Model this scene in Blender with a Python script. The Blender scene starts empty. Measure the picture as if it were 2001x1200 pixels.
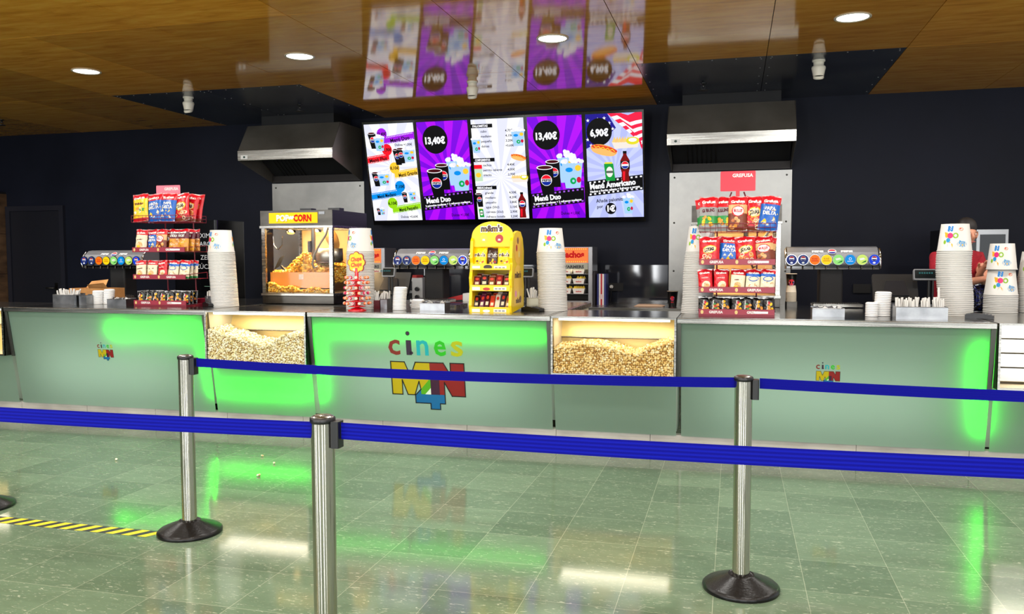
import bpy, math, random
from mathutils import Vector, Matrix
random.seed(7)
PI = math.pi
SC = bpy.context.scene
COL = SC.collection

# ------------------------------------------------------------------ camera
CAM_H = 1.5
YAW, PIT, ROL, FPX = 0.25911766, 0.06151736, -0.00278934, 1635.79
fw = Vector((-math.sin(YAW) * math.cos(PIT), math.cos(YAW) * math.cos(PIT), -math.sin(PIT)))
rt = Vector((math.cos(YAW), math.sin(YAW), 0))
up = rt.cross(fw)
rt = rt * math.cos(ROL) + up * math.sin(ROL)
up = rt.cross(fw)
cd = bpy.data.cameras.new('camera')
cam = bpy.data.objects.new('camera', cd)
COL.objects.link(cam)
cam.matrix_world = Matrix(((rt.x, up.x, -fw.x, 0), (rt.y, up.y, -fw.y, 0), (rt.z, up.z, -fw.z, CAM_H), (0, 0, 0, 1)))
cd.sensor_fit = 'HORIZONTAL'
cd.sensor_width = 36
cd.lens = 36 * FPX / 2001
cd.clip_start = 0.05
SC.camera = cam

# ------------------------------------------------------------------ world, exposure
w = bpy.data.worlds.new('world')
SC.world = w
w.use_nodes = True
w.node_tree.nodes['Background'].inputs[0].default_value = (0.95, 0.97, 1.0, 1)
w.node_tree.nodes['Background'].inputs[1].default_value = 0.85
SC.view_settings.view_transform = 'Standard'
SC.view_settings.look = 'None'
SC.view_settings.gamma = 1
SC.view_settings.exposure = 0.18
SC.cycles.use_denoising = True
SC.cycles.max_bounces = 7
SC.cycles.diffuse_bounces = 3
SC.cycles.glossy_bounces = 4
SC.cycles.transmission_bounces = 4
SC.cycles.transparent_max_bounces = 12
SC.cycles.sample_clamp_indirect = 4.0
SC.cycles.caustics_reflective = False
SC.cycles.caustics_refractive = False

CZ = 3.37          # ceiling height
WY = 10.67         # back wall
TOP = 1.04         # worktop height


def area_light(name, loc, sx, sy, power, color=(1, 1, 1), aim=(0, 0, -1), disk=False, spread=None):
    l = bpy.data.lights.new(name, 'AREA')
    l.shape = 'DISK' if disk else 'RECTANGLE'
    l.size = sx
    if not disk:
        l.size_y = sy
    l.energy = power
    l.color = color
    if spread:
        l.spread = spread
    o = bpy.data.objects.new(name, l)
    COL.objects.link(o)
    o.location = loc
    o.rotation_euler = Vector(aim).to_track_quat('-Z', 'Y').to_euler()
    return o


# lamp positions in the ceiling grid (2.43 m apart)
LAMPS = [(x, y) for y in (7.2, 4.76, 2.32, -0.12, -2.56) for x in (-8.78, -6.35, -3.96, -1.54, 0.88, 3.3)]
for x, y in LAMPS:
    area_light('downlight_beam', (x, y, CZ - 0.012), 0.24, 0.24, 27 if y > 7 else 29, (1.0, 0.97, 0.92), disk=True)


# unseen strip lamps added behind the camera, tilted up to brighten the ceiling
for wx in (-9.5, -6.0, -2.5, 1.0, 4.5):
    area_light('hall_fill_strip', (wx, -3.55, 1.75), 0.7, 2.9, 112, (0.96, 0.98, 1.0), (0, 1, 0.22))

# ------------------------------------------------------------------ materials
def lin(c):
    return tuple(((v / 255) / 12.92 if v / 255 <= 0.04045 else ((v / 255 + 0.055) / 1.055) ** 2.4) for v in c)


_mc = {}


def m(rgb, rough=0.5, metal=0.0, emit=0.0, name=None, coat=0.0, spec=None):
    key = (rgb, rough, metal, emit, coat, spec)
    if key in _mc:
        return _mc[key]
    mt = bpy.data.materials.new(name or 'surface_%02x%02x%02x' % rgb)
    mt.use_nodes = True
    b = mt.node_tree.nodes['Principled BSDF']
    col = lin(rgb) + (1,)
    b.inputs['Base Color'].default_value = col if emit == 0 else (0, 0, 0, 1)
    b.inputs['Roughness'].default_value = rough
    b.inputs['Metallic'].default_value = metal
    b.inputs['Coat Weight'].default_value = coat
    if spec is not None:
        b.inputs['Specular IOR Level'].default_value = spec
    if emit:
        b.inputs['Emission Color'].default_value = col
        b.inputs['Emission Strength'].default_value = emit
        b.inputs['Specular IOR Level'].default_value = 0.1
    _mc[key] = mt
    return mt


def nodes_mat(name):
    mt = bpy.data.materials.new(name)
    mt.use_nodes = True
    nt = mt.node_tree
    return mt, nt, nt.nodes['Principled BSDF'], nt.nodes.new, nt.links.new


def noise_mat(name, c1, c2, scale, stretch=(1, 1, 1), rough=0.4, metal=0.0, detail=4, lo=0.3, hi=0.7, rvar=0.0, coat=0, bump=0.0, spec=None, island=0.0):
    mt, nt, b, N, L = nodes_mat(name)
    tc = N('ShaderNodeTexCoord')
    mp = N('ShaderNodeMapping')
    mp.inputs['Scale'].default_value = stretch
    nz = N('ShaderNodeTexNoise')
    nz.inputs['Scale'].default_value = scale
    nz.inputs['Detail'].default_value = detail
    L(tc.outputs['Object'], mp.inputs[0])
    L(mp.outputs[0], nz.inputs['Vector'])
    rp = N('ShaderNodeValToRGB')
    rp.color_ramp.elements[0].position = lo
    rp.color_ramp.elements[1].position = hi
    rp.color_ramp.elements[0].color = lin(c1) + (1,)
    rp.color_ramp.elements[1].color = lin(c2) + (1,)
    L(nz.outputs['Fac'], rp.inputs[0])
    out = rp.outputs[0]
    if island:
        ge = N('ShaderNodeNewGeometry')
        mr = N('ShaderNodeMapRange')
        mr.inputs['To Min'].default_value = 1 - island
        mr.inputs['To Max'].default_value = 1 + island
        L(ge.outputs['Random Per Island'], mr.inputs[0])
        hs = N('ShaderNodeHueSaturation')
        L(out, hs.inputs['Color'])
        L(mr.outputs[0], hs.inputs['Value'])
        out = hs.outputs[0]
    L(out, b.inputs['Base Color'])
    b.inputs['Roughness'].default_value = rough
    b.inputs['Metallic'].default_value = metal
    b.inputs['Coat Weight'].default_value = coat
    b.inputs['Coat Roughness'].default_value = 0.08
    if spec is not None:
        b.inputs['Specular IOR Level'].default_value = spec
    if rvar:
        r2 = N('ShaderNodeMapRange')
        r2.inputs['To Min'].default_value = max(0.02, rough - rvar)
        r2.inputs['To Max'].default_value = rough + rvar
        L(nz.outputs['Fac'], r2.inputs[0])
        L(r2.outputs[0], b.inputs['Roughness'])
    if bump:
        bp = N('ShaderNodeBump')
        bp.inputs['Strength'].default_value = bump
        bp.inputs['Distance'].default_value = 0.002
        L(nz.outputs['Fac'], bp.inputs['Height'])
        L(bp.outputs[0], b.inputs['Normal'])
    return mt


STEEL = noise_mat('brushed_steel', (118, 117, 112), (172, 170, 163), 6, (0.4, 14, 14), 0.26, 1.0, rvar=0.08)
STEELV = noise_mat('steel_wall_sheet', (132, 132, 129), (168, 167, 163), 2.2, (1, 1, 1), 0.42, 1.0, rvar=0.12, detail=7)
CHROME = m((172, 173, 172), 0.12, 1.0, name='chrome')
DSTEEL = noise_mat('dark_steel', (60, 58, 54), (92, 89, 84), 3, (1, 4, 4), 0.32, 1.0, rvar=0.1)
HOOD = noise_mat('hood_steel', (110, 104, 94), (146, 140, 130), 1.6, (1, 1, 1), 0.42, 0.7, rvar=0.1, detail=6)
WTOP = noise_mat('worktop_steel', (120, 122, 120), (165, 166, 163), 5, (0.5, 6, 1), 0.16, 1.0, rvar=0.06)
BLACK = m((14, 14, 16), 0.35, name='black_plastic')
BLACKG = m((8, 8, 10), 0.12, name='gloss_black')
BLACKM = m((16, 16, 18), 0.7, name='matt_black')
WHITE = m((238, 238, 234), 0.5, name='white_plastic')
PAPER = m((222, 221, 217), 0.62, name='white_card')
PLATE = noise_mat('ceiling_metal_sheet', (58, 62, 80), (88, 90, 100), 2.0, (1, 1, 1), 0.22, 0.35, rvar=0.06, detail=6)
NAVY = noise_mat('navy_wall_paint', (21, 24, 35), (27, 30, 43), 1.2, (1, 1, 1), 0.5, 0, rvar=0.06, spec=0.12)
POSTM = noise_mat('post_steel', (176, 171, 162), (194, 190, 181), 3, (1, 1, 0.05), 0.15, 1.0)
MAROON = m((128, 22, 44), 0.4, name='maroon_metal')
YEL = m((246, 208, 4), 0.32, name='yellow_plastic')


def wood_mat():
    mt, nt, b, N, L = nodes_mat('varnished_plywood')
    tc = N('ShaderNodeTexCoord')
    mp = N('ShaderNodeMapping')
    mp.inputs['Scale'].default_value = (0.9, 4.5, 1)
    mp.inputs['Rotation'].default_value = (0, 0, 0.12)
    nz = N('ShaderNodeTexNoise')
    nz.inputs['Scale'].default_value = 2.6
    nz.inputs['Detail'].default_value = 9
    nz.inputs['Roughness'].default_value = 0.62
    nz.inputs['Distortion'].default_value = 0.5
    L(tc.outputs['Object'], mp.inputs[0])
    L(mp.outputs[0], nz.inputs['Vector'])
    rp = N('ShaderNodeValToRGB')
    e = rp.color_ramp.elements
    e[0].position, e[0].color = 0.25, lin((196, 122, 34)) + (1,)
    e[1].position, e[1].color = 0.78, lin((246, 186, 78)) + (1,)
    x = rp.color_ramp.elements.new(0.5)
    x.color = lin((230, 156, 52)) + (1,)
    L(nz.outputs['Fac'], rp.inputs[0])
    ge = N('ShaderNodeNewGeometry')
    mr = N('ShaderNodeMapRange')
    mr.inputs['To Min'].default_value = 0.82
    mr.inputs['To Max'].default_value = 1.15
    L(ge.outputs['Random Per Island'], mr.inputs[0])
    hs = N('ShaderNodeHueSaturation')
    L(rp.outputs[0], hs.inputs['Color'])
    L(mr.outputs[0], hs.inputs['Value'])
    L(hs.outputs[0], b.inputs['Base Color'])
    b.inputs['Roughness'].default_value = 0.3
    b.inputs['Specular IOR Level'].default_value = 0.0
    b.inputs['Coat Weight'].default_value = 1.0
    b.inputs['Coat Roughness'].default_value = 0.07
    b.inputs['Coat IOR'].default_value = 1.6
    bp = N('ShaderNodeBump')
    bp.inputs['Strength'].default_value = 0.06
    bp.inputs['Distance'].default_value = 0.002
    L(nz.outputs['Fac'], bp.inputs['Height'])
    L(bp.outputs[0], b.inputs['Coat Normal'])
    return mt


def tile_mat():
    mt, nt, b, N, L = nodes_mat('polished_green_grey_tile')
    tc = N('ShaderNodeTexCoord')
    mp = N('ShaderNodeMapping')
    mp.inputs['Location'].default_value = (0.07, 0.13, 0)
    L(tc.outputs['Object'], mp.inputs[0])
    br = N('ShaderNodeTexBrick')
    br.offset = 0.0
    br.offset_frequency = 2
    br.inputs['Scale'].default_value = 1
    br.inputs['Brick Width'].default_value = 0.4
    br.inputs['Row Height'].default_value = 0.4
    br.inputs['Mortar Size'].default_value = 0.0014
    br.inputs['Mortar Smooth'].default_value = 0.2
    br.inputs['Color1'].default_value = lin((90, 110, 88)) + (1,)
    br.inputs['Color2'].default_value = lin((110, 131, 106)) + (1,)
    br.inputs['Mortar'].default_value = lin((158, 168, 144)) + (1,)
    L(mp.outputs[0], br.inputs['Vector'])
    n1 = N('ShaderNodeTexNoise')
    n1.inputs['Scale'].default_value = 3.5
    n1.inputs['Detail'].default_value = 10
    n1.inputs['Roughness'].default_value = 0.7
    m2 = N('ShaderNodeMapping')
    m2.inputs['Scale'].default_value = (0.6, 2.0, 1)
    m2.inputs['Rotation'].default_value = (0, 0, 0.5)
    L(tc.outputs['Object'], m2.inputs[0])
    L(m2.outputs[0], n1.inputs['Vector'])
    n2 = N('ShaderNodeTexNoise')
    n2.inputs['Scale'].default_value = 38
    n2.inputs['Detail'].default_value = 4
    n2.inputs['Distortion'].default_value = 1.5
    L(m2.outputs[0], n2.inputs['Vector'])
    r1 = N('ShaderNodeMapRange')
    r1.inputs['From Min'].default_value = 0.3
    r1.inputs['From Max'].default_value = 0.7
    r1.inputs['To Min'].default_value = 0.84
    r1.inputs['To Max'].default_value = 1.14
    L(n1.outputs['Fac'], r1.inputs[0])
    hs = N('ShaderNodeHueSaturation')
    L(br.outputs['Color'], hs.inputs['Color'])
    L(r1.outputs[0], hs.inputs['Value'])
    r2 = N('ShaderNodeMapRange')
    r2.inputs['From Min'].default_value = 0.6
    r2.inputs['From Max'].default_value = 0.7
    r2.inputs['To Max'].default_value = 0.65
    L(n2.outputs['Fac'], r2.inputs[0])
    mx = N('ShaderNodeMix')
    mx.data_type = 'RGBA'
    L(r2.outputs[0], mx.inputs['Factor'])
    L(hs.outputs[0], mx.inputs[6])
    mx.inputs[7].default_value = lin((188, 196, 172)) + (1,)
    L(mx.outputs[2], b.inputs['Base Color'])
    r3 = N('ShaderNodeMapRange')
    r3.inputs['To Min'].default_value = 0.04
    r3.inputs['To Max'].default_value = 0.13
    L(n1.outputs['Fac'], r3.inputs[0])
    L(r3.outputs[0], b.inputs['Roughness'])
    b.inputs['IOR'].default_value = 1.5
    return mt


def clear_glass(name='clear_glass', tint=(255, 255, 255), refl=1.0):
    mt = bpy.data.materials.new(name)
    mt.use_nodes = True
    nt = mt.node_tree
    nt.nodes.clear()
    N, L = nt.nodes.new, nt.links.new
    o = N('ShaderNodeOutputMaterial')
    mx = N('ShaderNodeMixShader')
    tr = N('ShaderNodeBsdfTransparent')
    tr.inputs[0].default_value = lin(tint) + (1,)
    gl = N('ShaderNodeBsdfGlossy')
    gl.inputs['Roughness'].default_value = 0.03
    fr = N('ShaderNodeFresnel')
    fr.inputs[0].default_value = 1.0 + 0.35 * refl
    L(fr.outputs[0], mx.inputs[0])
    L(tr.outputs[0], mx.inputs[1])
    L(gl.outputs[0], mx.inputs[2])
    L(mx.outputs[0], o.inputs[0])
    return mt


def frosted_glass():
    mt = bpy.data.materials.new('frosted_green_glass')
    mt.use_nodes = True
    nt = mt.node_tree
    b = nt.nodes['Principled BSDF']
    N, L = nt.nodes.new, nt.links.new
    o = nt.nodes['Material Output']
    b.inputs['Base Color'].default_value = lin((112, 136, 122)) + (1,)
    b.inputs['Roughness'].default_value = 0.28
    b.inputs['IOR'].default_value = 1.45
    t = N('ShaderNodeBsdfTranslucent')
    t.inputs[0].default_value = (0.8, 0.95, 0.84, 1)
    mx = N('ShaderNodeMixShader')
    mx.inputs[0].default_value = 0.4
    L(b.outputs[0], mx.inputs[1])
    L(t.outputs[0], mx.inputs[2])
    L(mx.outputs[0], o.inputs[0])
    return mt


WOOD = wood_mat()
TILE = tile_mat()
GLASS = clear_glass(refl=0.28)
FROST = frosted_glass()


# ------------------------------------------------------------------ mesh builder
_tc = {}


def text_mesh(s, bold):
    k = (s, bold)
    if k not in _tc:
        cu = bpy.data.curves.new('lettering', 'FONT')
        cu.body = s
        cu.size = 1
        cu.offset = bold
        cu.resolution_u = 2
        o = bpy.data.objects.new('lettering', cu)
        me = bpy.data.meshes.new_from_object(o)
        vs = [(v.co.x, v.co.y) for v in me.vertices]
        fs = [tuple(p.vertices) for p in me.polygons]
        bpy.data.objects.remove(o)
        bpy.data.curves.remove(cu)
        bpy.data.meshes.remove(me)
        xs = [v[0] for v in vs] or [0, 1]
        ys = [v[1] for v in vs] or [0, 1]
        _tc[k] = (vs, fs, min(xs), max(xs), min(ys), max(ys))
    return _tc[k]


class MB:
    def __init__(s):
        s.v, s.f, s.mi, s.sm, s.mats = [], [], [], [], []
        s.T = None

    def mat(s, mt):
        if mt not in s.mats:
            s.mats.append(mt)
        return s.mats.index(mt)

    def add(s, vs, fs, mt, smooth=False):
        n = len(s.v)
        i = s.mat(mt)
        if s.T is not None:
            vs = [s.T @ Vector(v) for v in vs]
        s.v.extend(tuple(v) for v in vs)
        for f in fs:
            s.f.append(tuple(n + k for k in f))
            s.mi.append(i)
            s.sm.append(smooth)
        return s

    def box(s, x0, x1, y0, y1, z0, z1, mt):
        return s.add([(x0, y0, z0), (x1, y0, z0), (x1, y1, z0), (x0, y1, z0), (x0, y0, z1), (x1, y0, z1), (x1, y1, z1), (x0, y1, z1)],
                     [(3, 2, 1, 0), (4, 5, 6, 7), (0, 1, 5, 4), (1, 2, 6, 5), (2, 3, 7, 6), (3, 0, 4, 7)], mt)

    def rbox(s, x0, x1, y0, y1, z0, z1, r, mt, axis='z', seg=4):
        # box with rounded edges along one axis
        def rr(a0, a1, b0, b1):
            p = []
            for cx, cy, st in ((a1 - r, b0 + r, -PI / 2), (a1 - r, b1 - r, 0), (a0 + r, b1 - r, PI / 2), (a0 + r, b0 + r, PI)):
                for k in range(seg + 1):
                    t = st + k * PI / 2 / seg
                    p.append((cx + r * math.cos(t), cy + r * math.sin(t)))
            return p
        if axis == 'z':
            return s.prism([(a, b) for a, b in rr(x0, x1, y0, y1)], 'z', z0, z1, mt)
        if axis == 'y':
            return s.prism(rr(x0, x1, z0, z1), 'y', y0, y1, mt)
        return s.prism(rr(y0, y1, z0, z1), 'x', x0, x1, mt)

    def prism(s, poly, axis, a, b, mt, smooth=False, caps=True):
        n = len(poly)
        fn = {'z': lambda p, t: (p[0], p[1], t), 'y': lambda p, t: (p[0], t, p[1]), 'x': lambda p, t: (t, p[0], p[1])}[axis]
        vs = [fn(p, a) for p in poly] + [fn(p, b) for p in poly]
        s.add(vs, [(i, (i + 1) % n, n + (i + 1) % n, n + i) for i in range(n)], mt, smooth)
        if caps:
            s.add([fn(p, a) for p in poly], [tuple(range(n))[::-1]], mt)
            s.add([fn(p, b) for p in poly], [tuple(range(n))], mt)
        return s

    def lathe(s, prof, mt, c=(0, 0), seg=24, smooth=True, cap=True, axis='z'):
        n = len(prof)
        vs = []
        for r, z in prof:
            for k in range(seg):
                t = 2 * PI * k / seg
                a, b = c[0] + r * math.cos(t), c[1] + r * math.sin(t)
                vs.append((a, b, z) if axis == 'z' else (a, z, b) if axis == 'y' else (z, a, b))
        fs = [(i * seg + k, i * seg + (k + 1) % seg, (i + 1) * seg + (k + 1) % seg, (i + 1) * seg + k) for i in range(n - 1) for k in range(seg)]
        s.add(vs, fs, mt, smooth)
        if cap:
            s.add(vs[:seg], [tuple(range(seg))[::-1]], mt)
            s.add(vs[-seg:], [tuple(range(seg))], mt)
        return s

    def tube(s, path, r, mt, seg=8, cap=True, smooth=True):
        path = [Vector(p) for p in path]
        rs = r if isinstance(r, (list, tuple)) else [r] * len(path)
        vs = []
        ref = Vector((0.13, 0.27, 0.95))
        for i, p in enumerate(path):
            d = (path[min(i + 1, len(path) - 1)] - path[max(i - 1, 0)]).normalized()
            if abs(d.dot(ref)) > 0.95:
                ref = Vector((1, 0.1, 0))
            a = d.cross(ref).normalized()
            b = d.cross(a)
            for k in range(seg):
                t = 2 * PI * k / seg
                vs.append(p + (a * math.cos(t) + b * math.sin(t)) * rs[i])
        n = len(path)
        s.add(vs, [(i * seg + k, i * seg + (k + 1) % seg, (i + 1) * seg + (k + 1) % seg, (i + 1) * seg + k) for i in range(n - 1) for k in range(seg)], mt, smooth)
        if cap:
            s.add(vs[:seg], [tuple(range(seg))], mt)
            s.add(vs[-seg:], [tuple(range(seg))], mt)
        return s

    def grid(s, fn, nu, nv, mt, smooth=True, matfn=None):
        vs = [fn(i / nu, j / nv) for j in range(nv + 1) for i in range(nu + 1)]
        for j in range(nv):
            fs = [(j * (nu + 1) + i, j * (nu + 1) + i + 1, (j + 1) * (nu + 1) + i + 1, (j + 1) * (nu + 1) + i) for i in range(nu)]
            if j == 0:
                base = len(s.v)
                s.add(vs, fs, matfn(0.5 / nv) if matfn else mt, smooth)
            else:
                k = s.mat(matfn((j + 0.5) / nv) if matfn else mt)
                for f in fs:
                    s.f.append(tuple(base + q for q in f))
                    s.mi.append(k)
                    s.sm.append(smooth)
        return s

    def flat(s, pts, fn, mt):
        """polygon in (u, v), mapped by fn"""
        return s.add([fn(u, v) for u, v in pts], [tuple(range(len(pts)))], mt)

    def ell(s, cu, cv, ru, rv, fn, mt, seg=20, rings=1, rot=0.0):
        vs = [fn(cu, cv)]
        for q in range(1, rings + 1):
            for k in range(seg):
                t = 2 * PI * k / seg
                a, b = ru * q / rings * math.cos(t), rv * q / rings * math.sin(t)
                vs.append(fn(cu + a * math.cos(rot) - b * math.sin(rot), cv + a * math.sin(rot) + b * math.cos(rot)))
        fs = [(0, 1 + k, 1 + (k + 1) % seg) for k in range(seg)]
        for q in range(rings - 1):
            o = 1 + q * seg
            fs += [(o + k, o + seg + k, o + seg + (k + 1) % seg, o + (k + 1) % seg) for k in range(seg)]
        return s.add(vs, fs, mt)

    def ring(s, cu, cv, ru, rv, wd, fn, mt, seg=20):
        vs = []
        for k in range(seg):
            t = 2 * PI * k / seg
            vs.append(fn(cu + ru * math.cos(t), cv + rv * math.sin(t)))
            vs.append(fn(cu + (ru - wd) * math.cos(t), cv + (rv - wd) * math.sin(t)))
        return s.add(vs, [(2 * k, 2 * ((k + 1) % seg), 2 * ((k + 1) % seg) + 1, 2 * k + 1) for k in range(seg)], mt)

    def line(s, pts, wd, fn, mt, closed=True):
        n = len(pts)
        for i in range(n if closed else n - 1):
            a, b = Vector(pts[i]), Vector(pts[(i + 1) % n])
            d = (b - a)
            if d.length < 1e-6:
                continue
            d.normalize()
            q = Vector((-d.y, d.x)) * wd / 2
            a2, b2 = a - d * wd / 2, b + d * wd / 2
            s.flat([a2 + q, b2 + q, b2 - q, a2 - q], fn, mt)
        return s

    def text(s, t, u, v, h, fn, mt, align='c', wmax=None, w=None, bold=0.02, rot=0.0, shear=0.0):
        """text whose cap block is h high, baseline-left (or centre) at u, v"""
        vs, fs, x0, x1, y0, y1 = text_mesh(t, bold)
        ky = h / 0.73
        kx = ky
        W = (x1 - x0)
        if w:
            kx = w / W
        if wmax and W * kx > wmax:
            kx = wmax / W
        off = {'l': 0, 'c': -W * kx / 2, 'r': -W * kx}[align]
        c, sn = math.cos(rot), math.sin(rot)
        out = []
        for x, y in vs:
            a, b = (x - x0) * kx + off + shear * y * ky, y * ky
            out.append(fn(u + a * c - b * sn, v + a * sn + b * c))
        return s.add(out, fs, mt)

    def build(s, name, parent=None, loc=None, bevel=0, fix=True):
        me = bpy.data.meshes.new(name)
        me.from_pydata(s.v, [], s.f)
        for mt in s.mats:
            me.materials.append(mt)
        me.polygons.foreach_set('material_index', s.mi)
        me.polygons.foreach_set('use_smooth', s.sm)
        me.update()
        o = bpy.data.objects.new(name, me)
        COL.objects.link(o)
        if parent is not None:
            o.parent = parent
        if loc:
            o.location = loc
        if bevel:
            md = o.modifiers.new('bevel', 'BEVEL')
            md.width = bevel
            md.segments = 2
            md.limit_method = 'ANGLE'
        return o


def tag(o, label, cat=None, group=None, kind=None):
    if label:
        o['label'] = label
    if cat:
        o['category'] = cat
    if group:
        o['group'] = group
    if kind:
        o['kind'] = kind
    return o


def thing(name, label, cat, loc=(0, 0, 0), rz=0.0, group=None):
    o = bpy.data.objects.new(name, None)
    COL.objects.link(o)
    o.location = loc
    o.rotation_euler = (0, 0, rz)
    o.empty_display_size = 0.1
    return tag(o, label, cat, group)


def children(o):
    return [c for c in COL.objects if c.parent == o]


def copy_tree(o, loc=None, rz=None, label=None, group=None, parent=None):
    c = o.copy()
    COL.objects.link(c)
    if parent is not None:
        c.parent = parent
    for ch in o.children:
        copy_tree(ch, parent=c)
    if loc:
        c.location = loc
    if rz is not None:
        c.rotation_euler = (0, 0, rz)
    if label:
        c['label'] = label
    if group:
        c['group'] = group
    return c


def struct(name, mb, **k):
    return tag(mb.build(name, **k), None, None, None, 'structure')

# ================================================================== ROOM
X0, X1, Y0 = -14.0, 7.0, -3.6
b = MB()
b.add([(X0, Y0, 0), (X1, Y0, 0), (X1, WY, 0), (X0, WY, 0)], [(0, 1, 2, 3)], TILE)
struct('floor', b)
b = MB()
b.box(X0, X1, WY, WY + 0.15, 0, CZ + 0.1, NAVY)
struct('wall_back', b)
b = MB()
b.box(X0 - 0.15, X0, Y0, WY + 0.15, 0, CZ + 0.1, NAVY)
struct('wall_left', b)

# ceiling: plywood panels 1.22 x 2.40 m with open joints under a dark backing
PX, PY = 1.22, 2.40
GX0, GY0 = 1.490, 8.37
b = MB()
b.box(X0, X1, Y0, WY + 0.1, CZ + 0.02, CZ + 0.08, m((20, 12, 6), 0.8))
ix0 = math.floor((X0 - GX0) / PX)
ix1 = math.ceil((X1 - GX0) / PX)
plates = []
for i in range(ix0, ix1):
    xa, xb = GX0 + i * PX, GX0 + (i + 1) * PX
    for j in range(-6, 1):
        ya, yb = GY0 + j * PY, GY0 + (j + 1) * PY
        xa2, xb2, ya2, yb2 = max(xa, X0) + 0.003, min(xb, X1) - 0.003, max(ya, Y0) + 0.003, min(yb, WY) - 0.003
        if xb2 - xa2 < 0.05 or yb2 - ya2 < 0.05:
            continue
        if j == 0 and i in (-7, -6, -2, -1):
            plates.append((xa2, xb2, ya2, yb2))
            continue
        b.box(xa2, xb2, ya2, yb2, CZ, CZ + 0.018, WOOD)
struct('ceiling', b)
for k, (xa, xb, ya, yb) in enumerate(plates):
    b = MB()
    b.box(xa, xb, ya, yb, CZ, CZ + 0.018, PLATE)
    sc = m((190, 190, 190), 0.3, 0.6)
    for t in range(6):
        for px, py in ((xa + 0.05 + t * (xb - xa - 0.1) / 5, ya + 0.04), ((xa + 0.04) if k % 2 else (xb - 0.04), ya + 0.1 + t * 0.4), ((xb - 0.04) if k % 2 else (xa + 0.04), ya + 0.1 + t * 0.4)):
            b.lathe([(0.007, CZ - 0.001), (0.006, CZ - 0.003), (0.001, CZ - 0.004)], sc, (px, py), 8)
    struct('ceiling_plate', b)

# dark door and its frame in the back wall, wooden pillar at the far left
b = MB()
dm = m((17, 19, 30), 0.45)
b.box(-10.88, -9.96, WY - 0.03, WY - 0.001, 0, 2.2, dm)
d1 = struct('door_1', b)
b = MB()
fm = m((30, 31, 42), 0.4)
for a in ((-10.96, -10.885, 0, 2.28), (-9.955, -9.88, 0, 2.28), (-10.885, -9.955, 2.205, 2.28)):
    b.box(a[0], a[1], WY - 0.05, WY - 0.001, a[2], a[3], fm)
struct('door_1_frame', b)
b = MB()
b.tube([(-10.06, WY - 0.06, 1.02), (-10.06, WY - 0.09, 1.02), (-10.2, WY - 0.09, 1.02)], 0.011, DSTEEL)
b.box(-10.085, -10.035, WY - 0.04, WY - 0.03, 0.93, 1.1, DSTEEL)
b.build('door_handle', d1)
PIL = noise_mat('brown_wood_cladding', (62, 44, 30), (112, 84, 60), 3, (1, 1, 3), 0.5, 0)
b = MB()
for z0 in (0, 0.62, 1.24, 1.86):
    b.box(-11.9, -10.97, WY - 0.35, WY - 0.001, z0, z0 + 0.612, PIL)
b.box(-11.88, -10.98, WY - 0.33, WY - 0.002, 0, 2.5, BLACKM)
tag(b.build('clad_pillar'), 'brown wood clad low pillar in the left corner beside the dark door', 'pillar')

# skirting in front of the counter (stone plinth)
PLINTH = noise_mat('pale_stone_plinth', (150, 146, 140), (186, 183, 176), 5, (0.6, 1, 2), 0.35, 0)
b = MB()
n = 18
for i in range(n):
    a = -9.4 + i * (13.2 / n)
    b.box(a, a + 13.2 / n - 0.003, 6.372, 6.44, 0.0, 0.14, PLINTH)
struct('baseboard_counter', b)

# ---------------------------------------------------------------- downlights, cameras, sprinklers
lab = {(-6.35, 7.2): 'round recessed ceiling downlight above the left snack rack', (-3.96, 7.2): 'round recessed ceiling downlight second from the left in the row',
       (-1.54, 7.2): 'round recessed ceiling downlight above the menu screens reflection', (0.88, 7.2): 'rightmost round recessed ceiling downlight in the visible row'}
LEDF = m((255, 252, 245), 0.5, emit=9.0)
RIM = m((205, 195, 175), 0.3, name='lamp_rim')
dl0 = thing('ceiling_downlight', lab[(-6.35, 7.2)], 'ceiling light', (-6.35, 7.2, CZ), group='round recessed ceiling downlights')
b = MB()
b.lathe([(0.128, 0.0), (0.14, 0.0), (0.14, -0.006), (0.13, -0.01), (0.12, -0.004)], RIM, seg=40, cap=False)
b.build('rim', dl0)
b = MB()
b.lathe([(0.122, -0.002), (0.08, -0.005), (0.001, -0.006)], LEDF, seg=40, cap=False)
b.build('diffuser', dl0)
for x, y in LAMPS:
    if (x, y) != (-6.35, 7.2):
        copy_tree(dl0, (x, y, CZ), label=lab.get((x, y), 'round recessed ceiling downlight in front of or beside the photographed row'))

CAMW = m((222, 216, 200), 0.4, name='cream_plastic')
c0 = thing('security_camera', 'cream security camera on the dark ceiling plate over the left extractor hood side', 'security camera', (-6.236, 8.68, CZ), group='cream ceiling cameras')
b = MB()
b.lathe([(0.06, 0), (0.06, -0.012), (0.05, -0.014), (0.047, -0.05), (0.062, -0.06), (0.066, -0.075), (0.058, -0.11), (0.05, -0.15)], CAMW, seg=28)
b.build('body', c0)
b = MB()
b.T = Matrix.Translation((0, -0.012, -0.148)) @ Matrix.Rotation(math.radians(20), 4, 'X')
b.lathe([(0.048, 0), (0.05, -0.022), (0.042, -0.03)], CAMW, seg=28, cap=False)
b.build('hood_ring', c0)
b = MB()
b.T = Matrix.Translation((0, -0.012, -0.148)) @ Matrix.Rotation(math.radians(20), 4, 'X')
b.lathe([(0.042, -0.024), (0.02, -0.027), (0.001, -0.028)], BLACKG, seg=28, cap=False)
b.build('lens', c0)
copy_tree(c0, (-2.754, 8.747, CZ), label='cream security camera on the plywood ceiling in front of the menu screens')
copy_tree(c0, (0.764, 8.691, CZ), label='cream security camera on the dark ceiling plate right of the right extractor hood')
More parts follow.
